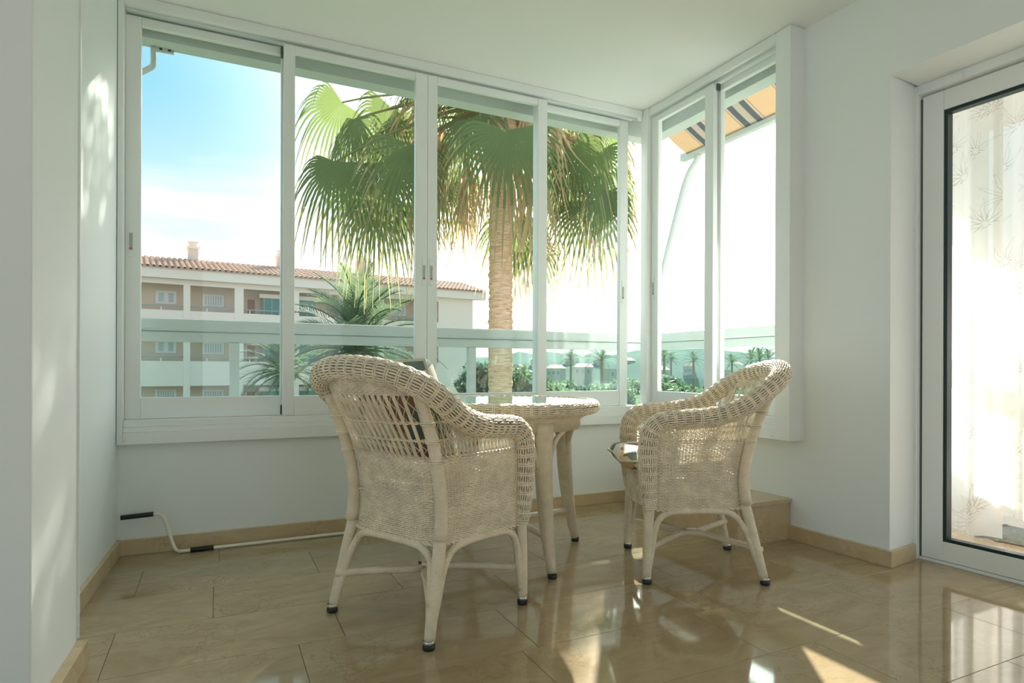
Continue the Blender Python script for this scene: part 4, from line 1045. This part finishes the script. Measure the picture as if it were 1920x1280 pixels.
# apartment block opposite
BO = Vector((-3.93, 39.1, 0)); BA = math.atan2(2.4, 21.4)
bl = empty('apartment_block', (BO.x, BO.y, GZ), BA, label='cream apartment block with arcaded galleries and clay tile roof', cat='building')
def sx(px):
    """distance along the facade for a photo column"""
    x = (px - 960) / FPX; s, c = math.sin(YAW), math.cos(YAW); rx, ry = s + c * x, c - s * x
    ux, uy = math.cos(BA), math.sin(BA)
    k = (BO.x * uy - BO.y * ux) / (rx * uy - ry * ux)
    return (rx * k - BO.x) * ux + (ry * k - BO.y) * uy
def bb(parts, name, m, parent=None, bev=0):
    mb = MB()
    for a, b in parts: mb.box((a[0], a[1], a[2] - GZ), (b[0], b[1], b[2] - GZ))
    return mb.build(name, m, parent or bl, False, bev)
S0, S1 = -9.0, sx(886); SE = sx(822)
DEP = 1.55
bb([((S0, DEP, GZ), (S1, 11, 6.05))], 'walls', STUCCOB)
bb([((SE, 0, GZ), (S1, DEP + .1, 5.74))], 'end_wall', STUCCO)
bb([((S0, -.35, 5.74), (S1 + .9, .25, 6.33))], 'fascia', STUCCO)
bb([((S0, .25, 6.0), (S1 + .9, 11.3, 6.2))], 'eaves_slab', STUCCO)
bb([((S0, -.02, 5.45), (SE, .28, 5.74))], 'ring_beam', STUCCO)
ST = 2.85
for k in range(4):
    zt = 4.0 - ST * k; zb = 5.45 - ST * (k + 1)
    bb([((S0, 0, zb), (SE, .22, zt))], 'parapet', STUCCO)
    bb([((S0, .2, zb), (SE, DEP + .05, zb + .25))], 'gallery_slab', STUCCO)
    bb([((S0, .08, zt + .20), (SE, .13, zt + .26))], 'rail', RAILD)
    for q in range(14): bb([((S0 + .9 + q * 2.3, .09, zt), (S0 + .94 + q * 2.3, .12, zt + .21))], 'rail_post', GRILL)
cols = [sx(350) - 5.6, sx(350), sx(448), sx(555), sx(640), sx(715), sx(800)]
for c_ in cols:
    w_ = .17 if abs(c_ - sx(448)) > .1 else .24
    bb([((c_ - w_, -.04, GZ), (c_ + w_, .30, 5.45))], 'column', STUCCO)
for k in range(3):
    z0_ = -ST * k
    def win(a, b, za, zb_, style):
        e = bb([((a - .12, DEP - .06, za + z0_ - .12), (b + .12, DEP, zb_ + z0_ + .12))], 'window', GRILL)
        if style == 'two':
            m_ = (a + b) / 2
            bb([((a + .04, DEP - .08, za + z0_), (m_ - .12, DEP - .055, zb_ + z0_)), ((m_ + .12, DEP - .08, za + z0_), (b - .04, DEP - .055, zb_ + z0_))], 'pane', WINBL, e).matrix_parent_inverse
        else:
            bb([((a, DEP - .075, za + z0_), (b, DEP - .055, zb_ + z0_))], 'pane', WINBL, e)
            n_ = 7
            bb([((a + (b - a) * q / n_ - .03, DEP - .12, za + z0_ - .1), (a + (b - a) * q / n_ + .03, DEP - .09, zb_ + z0_ + .1)) for q in range(1, n_)], 'grille', GRILL, e)
    win(sx(284) + .35, sx(316) + .35, 4.58, 5.10, 'two' if k < 2 else 'bars')
    win(sx(376) + .35, sx(409) + .35, 4.55, 5.05, 'bars')
    win(sx(737) + .5, sx(760) + .5, 4.55, 5.10, 'bars')
    win(sx(215), sx(240), 4.55, 5.05, 'bars')
    d_ = bb([((sx(459) + .35, DEP - .05, 3.05 + z0_), (sx(474) + .35, DEP, 5.0 + z0_))], 'door', WOODR)
    bb([((sx(456) + .35, DEP - .08, 3.05 + z0_), (sx(459) + .35, DEP, 5.1 + z0_)), ((sx(474) + .35, DEP - .08, 3.05 + z0_), (sx(485) + .35, DEP, 5.1 + z0_)), ((sx(459) + .35, DEP - .08, 5.0 + z0_), (sx(474) + .35, DEP, 5.1 + z0_))], 'door_frame', STUCCOB, d_)
    for a_, b_ in ((498, 528), (564, 596), (650, 680)):
        s_ = bb([((sx(a_), DEP - .9, 3.05 + z0_), (sx(b_), DEP - .8, 5.05 + z0_))], 'shutter', SHUT)
        bb([((sx(a_) + (sx(b_) - sx(a_)) * q - .03, DEP - .93, 3.05 + z0_), (sx(a_) + (sx(b_) - sx(a_)) * q + .03, DEP - .9, 5.05 + z0_)) for q in (0.02, .5, .98)], 'shutter_frame', RAILD, s_)
        bb([((sx(a_) - .25, DEP - .95, 5.05 + z0_), (sx(b_) + .25, DEP - .75, 5.3 + z0_))], 'shutter_head', STUCCO, s_)
# roof: rows of barrel tiles running up the slope
EY, RY, EZ, RZ_ = -.45, 3.6, 6.36, 7.48
rf = MB().add([(S0, EY, EZ - .08 - GZ), (S1 + 1.0, EY, EZ - .08 - GZ), (S1 + 1.0, RY, RZ_ - .05 - GZ), (S0, RY, RZ_ - .05 - GZ), (S1 + 1.0, RY + 6, EZ - GZ), (S0, RY + 6, EZ - GZ)], [[0, 1, 2, 3], [3, 2, 4, 5]]).build('roof', TILE, bl)
n_t = 8; rsl = math.hypot(RY - EY, RZ_ - EZ); tl = rsl / n_t
tm = MB(); aa = np.linspace(0, math.pi, 6)
tm.grid(np.array([[(r_ * math.cos(q), y_, r_ * math.sin(q) * .85 + zo) for q in aa] for y_, r_, zo in ((0, .125, .035), (tl * 1.08, .105, 0.0))]), True)
tm.grid(np.array([[(.125 * math.cos(q), 0, .125 * math.sin(q) * .85 + .035) for q in aa], [(0.09 * math.cos(q), 0.0, .09 * math.sin(q) * .85 + .02) for q in aa]]))
tmesh = tm.mesh('roof_tile', TILE, True)
rows_ = int((S1 + 1.0 - S0) / .30); cnt = 0; rest = MB()
tv = np.concatenate(tm.V); tq = np.concatenate(tm.Q); sl_ = math.atan2(RZ_ - EZ, RY - EY)
for i in range(rows_):
    for j in range(n_t):
        X_ = S0 + .15 + i * .30; Yj = EY - .02 + (RY - EY) * j / n_t; Zj = EZ - .06 + (RZ_ - EZ) * j / n_t - GZ
        if X_ > sx(250) and j < 4 and cnt < 300:
            o = link('roof_tile', tmesh, rf); o.location = (X_, Yj, Zj); o.rotation_euler = (sl_, 0, 0); cnt += 1
        else:
            v = tv.copy(); c_, s__ = math.cos(sl_), math.sin(sl_); v = np.stack([v[:, 0] + X_, Yj + v[:, 1] * c_ - v[:, 2] * s__, Zj + v[:, 1] * s__ + v[:, 2] * c_], 1); rest.add(v, tq)
tag(rest.build('roof_tiles', TILE, rf, True), kind='stuff')
for px, zt, w_ in ((338, 8.55, .27), (521, 8.55, .27), (683, 8.7, .27)):
    c_ = sx(px) + .9
    e = bb([((c_ - w_, 3.2, 6.6), (c_ + w_, 4.0, zt - .45))], 'chimney', CHIM)
    bb([((c_ - w_ - .08, 3.12, zt - .45), (c_ + w_ + .08, 4.08, zt - .33)), ((c_ - w_ + .05, 3.25, zt - .33), (c_ + w_ - .05, 3.95, zt - .08)), ((c_ - w_ - .02, 3.18, zt - .08), (c_ + w_ + .02, 4.02, zt))], 'chimney_cap', STUCCO, e)
